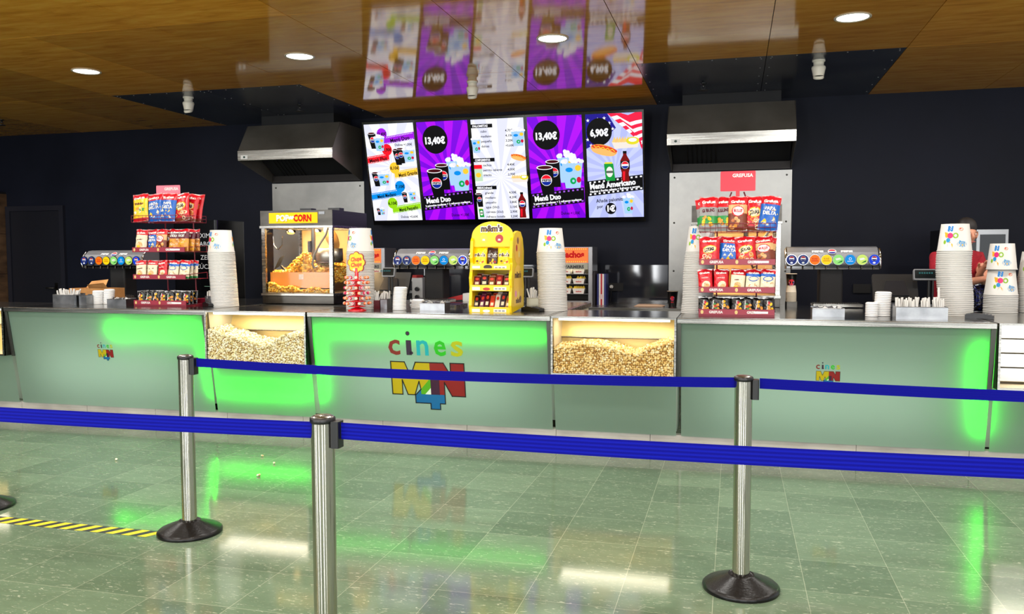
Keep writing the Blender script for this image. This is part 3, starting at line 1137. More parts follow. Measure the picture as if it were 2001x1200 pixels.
class Art:
    """flat artwork on a surface; each layer sits a hair above the last"""
    def __init__(s, base, W, H):
        s.b, s.base, s.W, s.H, s.k = MB(), base, W, H, 0

    def fn(s):
        s.k += 1
        k = s.k
        return lambda u, v: s.base(u, v, 0.0004 * k)

    def rect(s, x0, y0, x1, y1, mt):
        s.b.flat([(x0, y0), (x1, y0), (x1, y1), (x0, y1)], s.fn(), mt)

    def poly(s, p, mt):
        s.b.flat(p, s.fn(), mt)

    def ell(s, x, y, a, c, mt, seg=22, rot=0):
        s.b.ell(x, y, a, c, s.fn(), mt, seg, rot=rot)

    def text(s, t, x, y, h, mt, **k):
        s.b.text(t, x, y, h, s.fn(), mt, **k)

    def rays(s, cx, cy, c1, c2, n=16, box=None):
        x0, y0, x1, y1 = box or (0, 0, s.W, s.H)
        s.rect(x0, y0, x1, y1, c1)
        f = s.fn()
        for k in range(n):
            a0, a1 = 2 * PI * k / n, 2 * PI * (k + 0.5) / n
            pts = [(cx, cy)]
            for a in (a0, (a0 + a1) / 2, a1):
                dx, dy = math.cos(a), math.sin(a)
                t = min([(x1 - cx) / dx if dx > 1e-6 else 9, (x0 - cx) / dx if dx < -1e-6 else 9, (y1 - cy) / dy if dy > 1e-6 else 9, (y0 - cy) / dy if dy < -1e-6 else 9])
                pts.append((cx + dx * t, cy + dy * t))
            if abs(pts[1][0] - pts[3][0]) > 1e-4 or abs(pts[1][1] - pts[3][1]) > 1e-4:
                s.b.flat(pts, f, c2)

    def globe(s, x, y, r, word=True):
        s.ell(x, y, r * 1.08, r * 1.08, E_WHT)
        s.poly([(x + r * math.cos(t), y + r * math.sin(t)) for t in [PI * k / 10 + 0.12 for k in range(11)]], E_RED)
        s.poly([(x + r * math.cos(t), y + r * math.sin(t)) for t in [PI + PI * k / 10 + 0.12 for k in range(11)]], em(10, 40, 150))
        s.rect(x - r * 0.95, y - r * 0.27, x + r * 0.95, y + r * 0.27, E_WHT)
        if word:
            s.text('PEPSI', x, y - r * 0.2, r * 0.4, K_BLK, w=r * 1.7, bold=0.05)

    def cola(s, x, y, h, lean=-0.1):
        w_ = h * 0.28
        s.poly([(x - w_ * 0.68 - lean * h * 0, y), (x + w_ * 0.68, y), (x + w_ + lean * h, y + h), (x - w_ + lean * h, y + h)], E_BLK2)
        s.ell(x + lean * h, y + h, w_, w_ * 0.28, E_WHT)
        s.ell(x + lean * h, y + h, w_ * 0.85, w_ * 0.2, em(70, 10, 20))
        s.globe(x + lean * h * 0.6, y + h * 0.58, w_ * 0.62)

    def bucket(s, x, y, h, k=1.0):
        w_ = h * 0.33 * k
        s.poly([(x - w_ * 0.7, y), (x + w_ * 0.7, y), (x + w_, y + h * 0.75), (x - w_, y + h * 0.75)], E_CUP)
        rr = random.Random(11)
        for k in range(20):
            a = rr.uniform(-0.95, 0.95)
            c_ = 0.75 + (1 - abs(a)) * 0.2 * rr.random() + 0.03
            s.ell(x + w_ * a, y + h * c_, w_ * 0.2, h * 0.055, E_WHT if k % 3 else em(232, 230, 238), 9)
        s.ell(x - w_ * 0.3, y + h * 0.55, w_ * 0.36, h * 0.07, E_BLU, 12)
        s.ell(x + w_ * 0.05, y + h * 0.22, w_ * 0.3, h * 0.1, E_CG, 12)
        s.ell(x + w_ * 0.07, y + h * 0.22, w_ * 0.12, h * 0.04, E_CUP, 10)
        s.ell(x + w_ * 0.6, y + h * 0.25, w_ * 0.22, h * 0.09, em(200, 20, 60), 10)
        s.ell(x + w_ * 0.55, y + h * 0.6, w_ * 0.3, h * 0.09, E_YEL, 10)

    def hotdog(s, x, y, w_, rot=-0.25):
        s.ell(x, y, w_ / 2, w_ * 0.19, E_BUN, 20, rot)
        s.ell(x + 0.02 * w_, y + w_ * 0.05, w_ * 0.5, w_ * 0.1, E_SAUS, 20, rot)
        s.ell(x - 0.02 * w_, y - w_ * 0.08, w_ * 0.45, w_ * 0.12, em(250, 185, 105), 20, rot)
        f = s.fn()
        s.b.line([(x + (t - 0.5) * w_ * 0.8 * math.cos(rot) - w_ * (0.03 * (-1) ** k + 0.06) * math.sin(rot), y + (t - 0.5) * w_ * 0.8 * math.sin(rot) + w_ * (0.03 * (-1) ** k + 0.06)) for k, t in enumerate([i / 9 for i in range(10)])], w_ * 0.03, f, E_YEL, False)

    def nachos(s, x, y, w_):
        s.poly([(x - w_ / 2, y), (x + w_ / 2, y), (x + w_ * 0.45, y - w_ * 0.22), (x - w_ * 0.4, y - w_ * 0.25)], em(235, 225, 215))
        for k in range(6):
            a = x - w_ * 0.42 + k * w_ * 0.1
            s.poly([(a - 0.08 * w_, y), (a + 0.1 * w_, y - 0.02 * w_), (a + 0.03 * w_, y + 0.2 * w_)], em(240, 205 - 10 * (k % 2), 120))
        s.ell(x + w_ * 0.27, y + w_ * 0.03, w_ * 0.24, w_ * 0.14, em(225, 215, 40))
        s.ell(x + w_ * 0.27, y + w_ * 0.06, w_ * 0.15, w_ * 0.07, E_WHT)

    def bottle(s, x, y, h):
        w_ = h * 0.15
        s.poly([(x - w_ * 0.9, y), (x + w_ * 0.9, y), (x + w_ * 0.75, y + h * 0.3), (x + w_, y + h * 0.45), (x + w_, y + h * 0.7), (x + w_ * 0.4, y + h * 0.86), (x + w_ * 0.35, y + h * 0.93), (x - w_ * 0.35, y + h * 0.93), (x - w_ * 0.4, y + h * 0.86), (x - w_, y + h * 0.7), (x - w_, y + h * 0.45), (x - w_ * 0.75, y + h * 0.3)], em(120, 12, 12))
        s.rect(x - w_, y + h * 0.42, x + w_, y + h * 0.68, E_BLK2)
        s.globe(x, y + h * 0.55, w_ * 0.75, False)
        s.rect(x - w_ * 0.4, y + h * 0.92, x + w_ * 0.4, y + h, E_BLK2)
        s.poly([(x - w_ * 0.5, y + h * 0.05), (x - w_ * 0.1, y + h * 0.05), (x, y + h * 0.35), (x - w_ * 0.5, y + h * 0.35)], E_RED)

    def can(s, x, y, h, lean=0.1):
        w_ = h * 0.24
        q = lambda a, c_: (x + a * w_ - lean * c_ * h, y + c_ * h)
        s.poly([q(-1, 0.04), q(1, 0.04), q(1, 0.92), q(-1, 0.92)], em(20, 150, 60))
        s.poly([q(-0.85, 0.92), q(0.85, 0.92), q(0.8, 1), q(-0.8, 1)], em(230, 220, 60))
        s.ell(x - lean * h * 0.5, y + h * 0.5, w_ * 0.72, h * 0.27, em(235, 235, 225), 18)
        s.rect(x - w_ * 0.75 - lean * h * 0.5, y + h * 0.44, x + w_ * 0.75 - lean * h * 0.5, y + h * 0.56, em(90, 100, 90))

    def film(s, y0, y1, slope, mt, hole, n=10, edge=0.022, holes=True):
        W = s.W
        s.poly([(0, y0), (W, y0 + slope), (W, y1 + slope), (0, y1)], mt)
        if holes:
            f = s.fn()
            for yy in (y0 + edge, y1 - edge):
                for k in range(n + 1):
                    x = (k + 0.35) * W / n
                    if x + 0.02 > W:
                        continue
                    c_ = yy + slope * x / W
                    s.b.flat([(x, c_ - 0.009), (x + 0.024, c_ - 0.008), (x + 0.024, c_ + 0.012), (x, c_ + 0.01)], f, hole)


def screen_root(i):
    x0 = -4.695 + i * 0.7305
    w_ = 0.685
    t = thing('menu_screen', ['leftmost menu screen with five coloured combo price banners', 'second menu screen, purple with two black cups and price circle, left of the price list',
                              'middle white menu screen with the written price list', 'fourth menu screen, purple with two black cups, between the price list and the flag screen',
                              'rightmost menu screen with flag, hot dog, bottle and can'][i], 'menu screen', (0, 0, 0), group='tilted menu screens above the counter')
    yb, zb, yt, zt = 10.5, 1.974, 10.18, 3.207
    L = math.hypot(yt - yb, zt - zb)
    dv = Vector((0, (yt - yb) / L, (zt - zb) / L))
    nn = Vector((0, -dv.z, dv.y))
    o = Vector((x0, yb, zb))

    def base(u, v, k=0.0):
        return o + Vector((u, 0, 0)) + dv * v + nn * k
    b = MB()
    e = 0.022
    P = [base(-e, -0.06, -0.001), base(w_ + e, -0.06, -0.001), base(w_ + e, L + 0.03, -0.001), base(-e, L + 0.03, -0.001), base(-e, -0.06, -0.07), base(w_ + e, -0.06, -0.07), base(w_ + e, L + 0.03, -0.07), base(-e, L + 0.03, -0.07)]
    b.add(P, [(0, 1, 2, 3), (7, 6, 5, 4), (0, 4, 5, 1), (1, 5, 6, 2), (2, 6, 7, 3), (3, 7, 4, 0)], BLACKG)
    b.build('bezel', t)
    b = MB()
    b.tube([base(w_ / 2, L * 0.5, -0.07), (x0 + w_ / 2, WY - 0.03, base(0, L * 0.5).z - 0.01)], 0.03, BLACK)
    b.build('wall_bracket', t)
    return t, Art(base, w_, L)


for i in range(5):
    t, A = screen_root(i)
    W, H = A.W, A.H
    S = A.H / 1.8 / 0.685 * 0.685
    if i == 0:
        A.rays(W * 0.5, H * 0.56, E_PALE, E_WHT, 14)
        for (y, c_, pr, nm, left, cx) in ((1.11, em(160, 20, 225), '13,40€', 'Menú Duo', False, 0.24), (0.905, E_RED, '11,90€', 'Menú Plus', True, 0.29), (0.665, E_YEL, '8,10€', 'Menú Grande', False, 0.37), (0.42, E_BLU, '7,10€', 'Menú Mediano', True, 0.42), (0.2, E_GRN, '6,10€', 'Menú Pequeño', False, 0.29)):
            if left:
                xa, xb_ = 0.0, cx + 0.02
                yo = -0.1
            else:
                xa, xb_ = cx - 0.01, W
                yo = -0.06
            sl = 0.13 * (xb_ - xa)
            A.poly([(xa, y + yo - 0.045), (xb_, y + yo - 0.045 + sl), (xb_, y + yo + 0.05 + sl), (xa, y + yo + 0.05)], c_)
            f = A.fn()
            for k in range(int((xb_ - xa) / 0.022)):
                for d in (-0.036, 0.036):
                    x = xa + 0.006 + k * 0.022
                    yy = y + yo + d + 0.13 * (x - xa)
                    A.b.flat([(x, yy - 0.004), (x + 0.01, yy - 0.004), (x + 0.01, yy + 0.006), (x, yy + 0.006)], f, E_WHT)
            A.ell(cx, y + 0.035, 0.07, 0.075, c_)
            A.text(pr, cx, y + 0.015, 0.042, E_BLK2, w=0.125, bold=0.03)
            A.text(nm, (xa + xb_) / 2 + (0.03 if not left else 0), y + yo - 0.02 + sl / 2 - 0.012, 0.05, E_BLK2, w=min(0.27, xb_ - xa - 0.06), bold=0.03, rot=0.13)
        A.text('Dulces +1,00€', 0.53, 0.985, 0.032, E_BLK2, w=0.24)
        A.text('Dulces +0,60€', 0.51, 0.035, 0.032, E_BLK2, w=0.24)
        A.cola(0.12, 0.96, 0.2)
        A.bucket(0.2, 0.93, 0.22)
        A.cola(0.45, 0.74, 0.2)
        A.cola(0.5, 0.76, 0.19)
        A.bucket(0.6, 0.78, 0.2, 1.3)
        A.cola(0.12, 0.47, 0.18)
        A.bucket(0.22, 0.48, 0.2, 1.3)
        A.cola(0.5, 0.25, 0.13)
        A.bucket(0.6, 0.27, 0.16)
        A.cola(0.11, 0.09, 0.09)
        A.bucket(0.16, 0.09, 0.11)
    elif i in (1, 3):
        A.rays(W * 0.55, H * 0.45, E_PUR1, E_PUR2, 18)
        A.ell(0.235, 1.045, 0.17, 0.18, E_BLK2, 40)
        A.text('13,40€', 0.235, 0.995, 0.085, E_WHT, w=0.27, bold=0.05)
        A.bucket(0.47, 0.45, 0.42, 0.8)
        A.bucket(0.545, 0.38, 0.42, 0.95)
        A.cola(0.33, 0.4, 0.32)
        A.film(0.13, 0.32, 0.07, E_BLK2, em(160, 90, 220), 12)
        A.cola(0.235, 0.27, 0.38)
        A.text('Menú Duo', 0.05, 0.225, 0.066, E_WHT, align='l', w=0.34, bold=0.045, rot=0.08)
        A.text('2 palomitas medianas + 2 refrescos medianos', 0.03, 0.178, 0.026, E_WHT, align='l', w=0.62, bold=0.04, rot=0.08)
        A.text('Dulces +1,00€', 0.5, 0.05, 0.038, E_BLK2, w=0.24)
    elif i == 2:
        A.rays(W * 0.5, H * 0.42, E_PALE, E_WHT, 16)
        rows = (('PALOMITAS', 1.18, [('cubo', '4,70€'), ('mediano', '4,10€'), ('pequeño', '3,20€'), ('dulces', '+0,60€')]),
                ('COMPLEMENTOS', 0.755, [('nachos', '4,40€'), ('perrito caliente', '4,00€'), ('snacks', '2,70€')]),
                ('BEBIDAS (refrescos)', 0.4, [('grande', '4,50€'), ('mediano', '4,20€'), ('pequeño', '3,80€'), ('agua (50cl)', '2,10€'), ('cerveza (33cl)', '2,90€'), ('refresco botella', '3,20€')]))
        for hd, y, its in rows:
            A.rect(0.0, y - 0.012, 0.28, y + 0.035, E_BLK2)
            A.text(hd, 0.02, y - 0.002, 0.028, E_WHT, align='l', w=0.2, bold=0.04)
            for k, (a, p_) in enumerate(its):
                yy = y - 0.07 - k * 0.062
                A.text(a, 0.12, yy, 0.03, E_BLK2, align='l', wmax=0.25)
                A.text(p_, 0.49, yy, 0.03, E_BLK2, align='r' if False else 'c', wmax=0.11)
        A.bucket(0.055, 0.86, 0.22, 0.85)
        A.bucket(0.61, 0.93, 0.24, 1.1)
        A.rect(0.01, 0.5, 0.115, 0.66, em(190, 220, 190))
        A.rect(0.01, 0.66, 0.115, 0.71, E_RED)
        A.ell(0.06, 0.58, 0.035, 0.03, E_YEL)
        A.hotdog(0.6, 0.79, 0.2)
        A.nachos(0.6, 0.53, 0.22)
        A.cola(0.06, 0.17, 0.17)
        A.can(0.07, 0.03, 0.12)
        A.bottle(0.615, 0.02, 0.33)
    else:
        A.rays(W * 0.5, H * 0.45, E_LB, em(196, 204, 250), 18)
        A.poly([(0, 0.86), (0, H), (0.27, H), (0.37, 1.1), (0.2, 0.95)], E_DBL)
        f = A.fn()
        for sx, sy in ((0.03, 1.2), (0.08, 1.15), (0.15, 1.21), (0.23, 1.22), (0.29, 1.16), (0.33, 1.09), (0.03, 1.07), (0.02, 0.97), (0.06, 0.9)):
            pts = []
            for q in range(5):
                a0 = PI / 2 + q * 2 * PI / 5
                for a1, r_ in ((a0 - PI / 5, 0.009), (a0, 0.024), (a0 + PI / 5, 0.009)):
                    pts.append((sx + r_ * math.cos(a1), sy + r_ * math.sin(a1)))
                A.b.flat([(sx, sy)] + pts[-3:], f, E_WHT)
        n = 9
        for k in range(n):
            c_ = em(238, 30, 70) if k % 2 == 0 else E_WHT
            y0_, y1_ = H - 0.37 * k / n, H - 0.37 * (k + 1) / n
            xl0, xl1 = 0.27 + 0.4 * k / n, 0.27 + 0.4 * (k + 1) / n
            pts0 = [(xl0 + (W - xl0) * q / 5, min(H, y0_ + 0.03 * math.sin(q * 1.6) - 0.015 * q * (0 if k == 0 else 1))) for q in range(6)]
            pts1 = [(xl1 + (W - xl1) * q / 5, min(H, y1_ + 0.03 * math.sin(q * 1.6) - 0.015 * q)) for q in range(6)]
            f = A.fn()
            for q in range(5):
                A.b.flat([pts1[q], pts1[q + 1], pts0[q + 1], pts0[q]], f, c_)
        A.ell(0.165, 1.06, 0.155, 0.165, E_BLK2, 40)
        A.text('6,90€', 0.165, 1.01, 0.085, E_WHT, w=0.225, bold=0.05)
        A.nachos(0.48, 0.93, 0.33)
        A.hotdog(0.215, 0.84, 0.33)
        A.film(0.27, 0.46, 0.07, E_BLK2, E_WHT, 12)
        A.can(0.29, 0.45, 0.24)
        A.bottle(0.47, 0.44, 0.38)
        A.text('Menú Americano', 0.03, 0.36, 0.068, E_WHT, align='l', w=0.57, bold=0.045, rot=0.09)
        A.text('Nachos o Perrito caliente + Refresco o cerveza', 0.03, 0.316, 0.028, E_WHT, align='l', w=0.62, bold=0.04, rot=0.09)
        A.text('Añade palomitas', 0.1, 0.19, 0.046, E_BLK2, align='l', w=0.37, bold=0.02, rot=0.07)
        A.text('por', 0.11, 0.12, 0.042, E_BLK2, align='l', w=0.075, bold=0.02, rot=0.07)
        A.ell(0.28, 0.115, 0.068, 0.072, E_BLK2, 30)
        A.text('1€', 0.285, 0.08, 0.075, E_WHT, w=0.1, bold=0.05)
        A.bucket(0.5, 0.05, 0.26, 0.8)
    A.b.build('display', t)

# ================================================================== CUP STACKS
def cone_fn(r0, r1, h, o=0.0, a0=-PI / 2):
    """wrap (angle in m at mid radius, height) on a cup cone standing on its rim (r0 at z=0, r1 at z=h)"""
    rm = (r0 + r1) / 2

    def f(u, v):
        r = r0 + (r1 - r0) * v / h + o
        a = a0 + u / rm
        return (r * math.cos(a), r * math.sin(a), v)
    return f


CUPW = m((208, 207, 202), 0.5, name='white_cup_card')
cupm = MB()
CR0, CR1, CH = 0.118, 0.094, 0.205
cupm.lathe([(CR0 - 0.004, 0.0), (CR0 + 0.003, 0.001), (CR0 + 0.004, 0.006), (CR0 + 0.001, 0.0095), (CR0 - 0.001, 0.0105), (CR1, CH), (CR1 - 0.006, CH), (CR1 - 0.007, CH - 0.004)], CUPW, seg=40, cap=False)
cupm.lathe([(CR1 - 0.006, CH - 0.004), (0.001, CH - 0.004)], CUPW, seg=40, cap=False)


def cup_art(b, a0, r0=CR0 - 0.001, r1=CR1, h=CH):
    f = lambda k: cone_fn(r0, r1, h, 0.0006 + 0.0004 * k, a0)
    BL, MG, LG, OR_, SB = m((20, 130, 210), 0.45), m((226, 30, 120), 0.45), m((140, 190, 40), 0.45), m((245, 180, 30), 0.45), m((30, 150, 215), 0.45)
    for du in (-0.045, 0.235, -0.33):
        b.flat([(du - 0.022, 0.15), (du - 0.007, 0.146), (du - 0.002, 0.186), (du - 0.018, 0.19)], f(1), BL)
        b.flat([(du - 0.018, 0.19), (du - 0.004, 0.189), (du + 0.016, 0.15), (du + 0.003, 0.147)], f(1), BL)
        b.flat([(du + 0.003, 0.149), (du + 0.016, 0.148), (du + 0.021, 0.187), (du + 0.008, 0.189)], f(1), BL)
        b.ell(du - 0.026, 0.122, 0.013, 0.02, f(1), OR_, 12)
        b.ell(du - 0.036, 0.135, 0.006, 0.011, f(1), OR_, 10, rot=0.4)
        b.ell(du, 0.118, 0.02, 0.021, f(2), MG, 18)
        b.ring(du + 0.036, 0.118, 0.02, 0.021, 0.01, f(1), LG, 18)
        b.ell(du - 0.012, 0.084, 0.014, 0.017, f(2), SB, 14)
        b.ell(du - 0.036, 0.07, 0.01, 0.016, f(1), LG, 12)
        b.flat([(du - 0.016, 0.035), (du + 0.018, 0.03), (du + 0.02, 0.052), (du + 0.002, 0.072), (du - 0.014, 0.055)], f(1), OR_)
    for du in (0.03, 0.31, -0.25):
        b.ring(du, 0.165, 0.017, 0.012, 0.004, f(1), m((240, 130, 70), 0.45), 12)
        b.ell(du - 0.005, 0.168, 0.006, 0.005, f(2), m((225, 60, 60), 0.45), 8)
    for du in (0.035, 0.315, -0.245):
        b.ell(du, 0.055, 0.034, 0.022, f(1), SB, 20)
        b.flat([(du - 0.02, 0.07), (du - 0.005, 0.076), (du - 0.018, 0.085)], f(1), SB)
        b.ell(du, 0.055, 0.028, 0.017, f(2), CUPW, 20)
        for k in range(4):
            b.flat([(du - 0.022 + k * 0.011, 0.057), (du - 0.014 + k * 0.011, 0.057), (du - 0.014 + k * 0.011, 0.067), (du - 0.022 + k * 0.011, 0.067)], f(3), SB)
        for k in range(3):
            b.flat([(du - 0.014 + k * 0.011, 0.043), (du - 0.006 + k * 0.011, 0.043), (du - 0.006 + k * 0.011, 0.053), (du - 0.014 + k * 0.011, 0.053)], f(3), OR_ if k == 1 else SB)


cup_plain = cupm.build('popcorn_cup')
cup_me = cup_plain.data
COL.objects.unlink(cup_plain)
bpy.data.objects.remove(cup_plain)


def new_cup(me, x, y, z, rz, lb, grp):
    o = bpy.data.objects.new('popcorn_cup', me)
    COL.objects.link(o)
    o.location = (x, y, z)
    o.rotation_euler = (random.uniform(-0.006, 0.006), random.uniform(-0.006, 0.006), rz)
    return tag(o, lb, 'popcorn cup', grp)


def cup_stack(x, y, n, a0, where, lean=(0, 0), z=TOP, scale=1.0, amp=0.0):
    st = 0.0137
    grp = 'nested cups in the stack ' + where
    b = MB()
    b.v, b.f, b.mi, b.sm, b.mats = list(cupm.v), list(cupm.f), list(cupm.mi), list(cupm.sm), list(cupm.mats)
    cup_art(b, a0)
    for k in range(n):
        t = k / max(1, n)
        px = x + lean[0] * t + amp * math.sin(t * 7) + random.uniform(-0.0008, 0.0008)
        py = y + lean[1] * t
        if k < n - 1:
            o = new_cup(cup_me, px, py, z + k * st, 0, 'white rim of an upturned cup in the stack ' + where, grp)
        else:
            o = b.build('popcorn_cup')
            o.location = (px, py, z + k * st)
            tag(o, 'topmost upturned printed popcorn cup of the stack ' + where, 'popcorn cup')
    return o


cup_stack(-4.535, 6.78, 37, -PI / 2 - 0.1, 'left of the popcorn machine', (-0.03, 0))
cup_stack(-3.135, 6.68, 37, -PI / 2 - 0.45, 'behind the lollipop stand', (-0.0, 0.02))
cup_stack(-1.455, 6.83, 36, -PI / 2 + 0.5, 'right of the yellow candy display', (-0.02, 0))
cup_stack(-0.285, 6.78, 36, -PI / 2 - 0.1, 'left of the right snack rack', (0.03, 0), amp=0.004)
cup_stack(1.61, 6.92, 36, -PI / 2 - 0.1, 'in front of the red shirted person', (-0.02, 0), amp=0.006)
cup_stack(2.03, 7.34, 11, -PI / 2 + 0.1, 'under the hands at right')
cup_stack(2.29, 7.42, 21, -PI / 2 - 0.3, 'cut off by the right edge')
b = MB()
b.v, b.f, b.mi, b.sm, b.mats = list(cupm.v), list(cupm.f), list(cupm.mi), list(cupm.sm), list(cupm.mats)
cup_art(b, -PI / 2 - 0.25)
o = b.build('popcorn_cup')
o.location = (2.035, 7.34, TOP + 0.205)
o.scale = (0.9, 0.9, 1.0)
o.location = (2.03, 7.34, TOP + 10 * 0.0137 + 0.2)
tag(o, 'printed cup being lifted off the short stack by the red shirted person', 'popcorn cup')

# ================================================================== SNACK BAGS
def bag_pt(w_, h, t, o=0.0, seed=0, side=1):
    ph = seed * 1.7

    def f(u, v):
        """u in metres from the centre, v in metres from the bottom, on the front (side=1) or back"""
        a, c = max(-1, min(1, 2 * u / w_)), max(0, min(1, v / h))
        e = max(0.0, 1 - abs(a) ** 3.2) ** 0.6 * max(0.0, 1 - abs(2 * c - 1) ** 3.5) ** 0.7
        wr = 0.0018 * math.sin(u * 190 + ph + v * 60) + 0.0022 * math.sin(v * 130 - ph + u * 80)
        d = t / 2 * e + wr * (0.4 + e)
        pinch = 1 - 0.07 * (1 - abs(2 * c - 1) ** 2.0)
        return (u * pinch, side * -(d + o) if side > 0 else d, v + 0.004 * math.sin(u * 60 + ph) * (c > 0.9))
    return f


RB, BB_, KB, WB = m((205, 16, 34), 0.28), m((12, 96, 190), 0.28), m((16, 15, 17), 0.25), m((240, 238, 232), 0.3)
GB, YB, OB, MB_ = m((22, 140, 60), 0.3), m((248, 200, 30), 0.3), m((225, 150, 55), 0.35), m((92, 16, 38), 0.3)
BEI, CRM, SIL, DRB = m((222, 178, 120), 0.35), m((235, 222, 190), 0.32), m((150, 150, 150), 0.28), m((120, 50, 22), 0.35)


def bag_mesh(kind, w_, h, t, seed):
    b = MB()
    zones = {'rings': [(0, 0.12, DRB), (0.12, 1, RB)], 'triangles': [(0, 0.72, BB_), (0.72, 1, RB)], 'chips': [(0, 0.2, SIL), (0.2, 0.42, GB), (0.42, 0.7, SIL), (0.7, 1, RB)],
             'balls': [(0, 0.5, DRB), (0.5, 0.78, BEI), (0.78, 1, RB)], 'sticks': [(0, 0.58, OB), (0.58, 0.85, MB_), (0.85, 1, RB)], 'cream': [(0, 0.74, CRM), (0.74, 1, RB)],
             'red': [(0, 1, RB)], 'pipes': [(0, 0.15, GB), (0.15, 0.66, CRM), (0.66, 0.8, BB_), (0.8, 1, RB)], 'black': [(0, 1, KB)], 'yellow': [(0, 0.12, RB), (0.12, 0.8, YB), (0.8, 1, RB)]}[kind]

    def zm(v):
        for a, c, mt in zones:
            if a <= v <= c:
                return mt
        return zones[-1][2]
    for sd in (1, -1):
        f = bag_pt(w_, h, t, 0, seed, sd)
        b.grid(lambda u, v: f((u - 0.5) * w_, v * h), 10, 16, None, True, zm)
    rnd = random.Random(seed * 13 + 5)
    F1, F2, F3 = bag_pt(w_, h, t, 0.0012, seed), bag_pt(w_, h, t, 0.0024, seed), bag_pt(w_, h, t, 0.0034, seed)
    q = w_ / 2
    if kind not in ('black',):
        b.text('Grefusa', 0, h * 0.8, h * 0.085, F2, WB, w=w_ * 0.72, bold=0.05, rot=0.06)
    if kind == 'rings':
        b.ell(0, h * 0.53, q * 0.72, h * 0.15, F1, m((240, 200, 40), 0.3), 20, 3, 0.2)
        b.ell(0, h * 0.53, q * 0.65, h * 0.12, F2, CRM, 20, 3, 0.2)
        b.text('JETAS', 0, h * 0.48, h * 0.11, F3, KB, w=w_ * 0.52, bold=0.05, rot=0.15)
        for k in range(9):
            b.ring(rnd.uniform(-q * 0.7, q * 0.7), h * rnd.uniform(0.08, 0.36), q * 0.22, q * 0.2, q * 0.09, F2, rnd.choice((BEI, OB, CRM)), 12)
    elif kind == 'triangles':
        b.text('PAPA', 0, h * 0.58, h * 0.1, F2, WB, w=w_ * 0.58, bold=0.05)
        b.text('DELTA', 0, h * 0.45, h * 0.1, F2, WB, w=w_ * 0.7, bold=0.05)
        for k in range(7):
            x, y, s_ = rnd.uniform(-q * 0.65, q * 0.65), h * rnd.uniform(0.06, 0.34), q * rnd.uniform(0.14, 0.34)
            b.flat([(x - s_, y), (x + s_, y + s_ * 0.2), (x, y + s_ * 1.4)], F1, rnd.choice((YB, BEI, CRM)))
        for k in range(5):
            x, y = rnd.uniform(-q * 0.8, q * 0.8), h * rnd.uniform(0.4, 0.7)
            b.flat([(x, y), (x + q * 0.12, y), (x + q * 0.06, y + q * 0.16)], F1, YB)
    elif kind == 'chips':
        b.text('GUBLINS', 0, h * 0.55, h * 0.09, F2, MB_, w=w_ * 0.68, bold=0.05, rot=0.12)
        for k in range(6):
            b.ell(rnd.uniform(-q * 0.6, q * 0.6), h * rnd.uniform(0.14, 0.42), q * 0.26, q * 0.17, F2, rnd.choice((YB, OB)), 12, 2, rnd.uniform(0, 3))
    elif kind == 'balls':
        b.ell(0, h * 0.56, q * 0.68, h * 0.16, F1, m((200, 25, 40), 0.3), 20, 3)
        b.ell(0, h * 0.56, q * 0.6, h * 0.13, F2, WB, 20, 3)
        b.text('BULLIT', 0, h * 0.53, h * 0.08, F3, m((205, 30, 80), 0.3), w=w_ * 0.48, bold=0.05)
        for k in range(9):
            b.ell(rnd.uniform(-q * 0.7, q * 0.7), h * rnd.uniform(0.08, 0.36), q * 0.2, q * 0.19, F2, rnd.choice((BEI, OB, m((190, 110, 60), 0.4))), 12, 2)
    elif kind == 'sticks':
        b.text('STICKS', -q * 0.1, h * 0.64, h * 0.1, F2, WB, w=w_ * 0.6, bold=0.05)
        for k in range(22):
            x, y, a = rnd.uniform(-q * 0.8, q * 0.8), h * rnd.uniform(0.05, 0.54), rnd.uniform(0, 3.1)
            b.ring(x, y, q * 0.26, q * 0.12, q * 0.06, F1 if k % 2 else F2, rnd.choice((YB, m((170, 100, 30), 0.4), CRM, OB)), 10)
    elif kind == 'cream':
        b.ell(0, h * 0.3, q * 0.5, h * 0.14, F1, BEI, 16, 2)
        b.flat([(-q * 0.5, h * 0.5), (q * 0.5, h * 0.54), (q * 0.5, h * 0.58), (-q * 0.5, h * 0.54)], F1, MB_)
        b.ell(-q * 0.2, h * 0.2, q * 0.35, h * 0.08, F2, YB, 12, 2)
    elif kind == 'red':
        b.text('snacks', 0, h * 0.6, h * 0.06, F2, WB, w=w_ * 0.5)
        b.ell(q * 0.1, h * 0.3, q * 0.62, h * 0.17, F1, CRM, 18, 3, 0.5)
        b.ell(q * 0.2, h * 0.24, q * 0.4, h * 0.1, F2, BEI, 14, 2, 0.5)
    elif kind == 'pipes':
        b.ell(0, h * 0.58, q * 0.72, h * 0.12, F1, BB_, 20, 3, 0.1)
        b.ell(0, h * 0.58, q * 0.58, h * 0.085, F2, CRM, 20, 3, 0.1)
        for k in range(18):
            b.ell(rnd.uniform(-q * 0.75, q * 0.75), h * rnd.uniform(0.06, 0.42), q * 0.12, q * 0.07, F1 if k % 2 else F2, rnd.choice((BEI, m((200, 160, 90), 0.4), WB)), 8, 1, rnd.uniform(0, 3))
    elif kind == 'black':
        b.text('MisterCorn', -q * 0.3, h * 0.08, h * 0.1, lambda u, v: F2(u, v), WB, align='l', w=h * 0.74, bold=0.03, rot=1.45)
        for k in range(6):
            b.ell(q * rnd.uniform(-0.1, 0.65), h * rnd.uniform(0.15, 0.75), q * 0.24, q * 0.3, F1, rnd.choice((YB, OB, GB, m((210, 40, 60), 0.3))), 10, 2, rnd.uniform(0, 3))
    elif kind == 'yellow':
        b.text('Gublins', 0, h * 0.6, h * 0.08, F2, MB_, w=w_ * 0.6, bold=0.05)
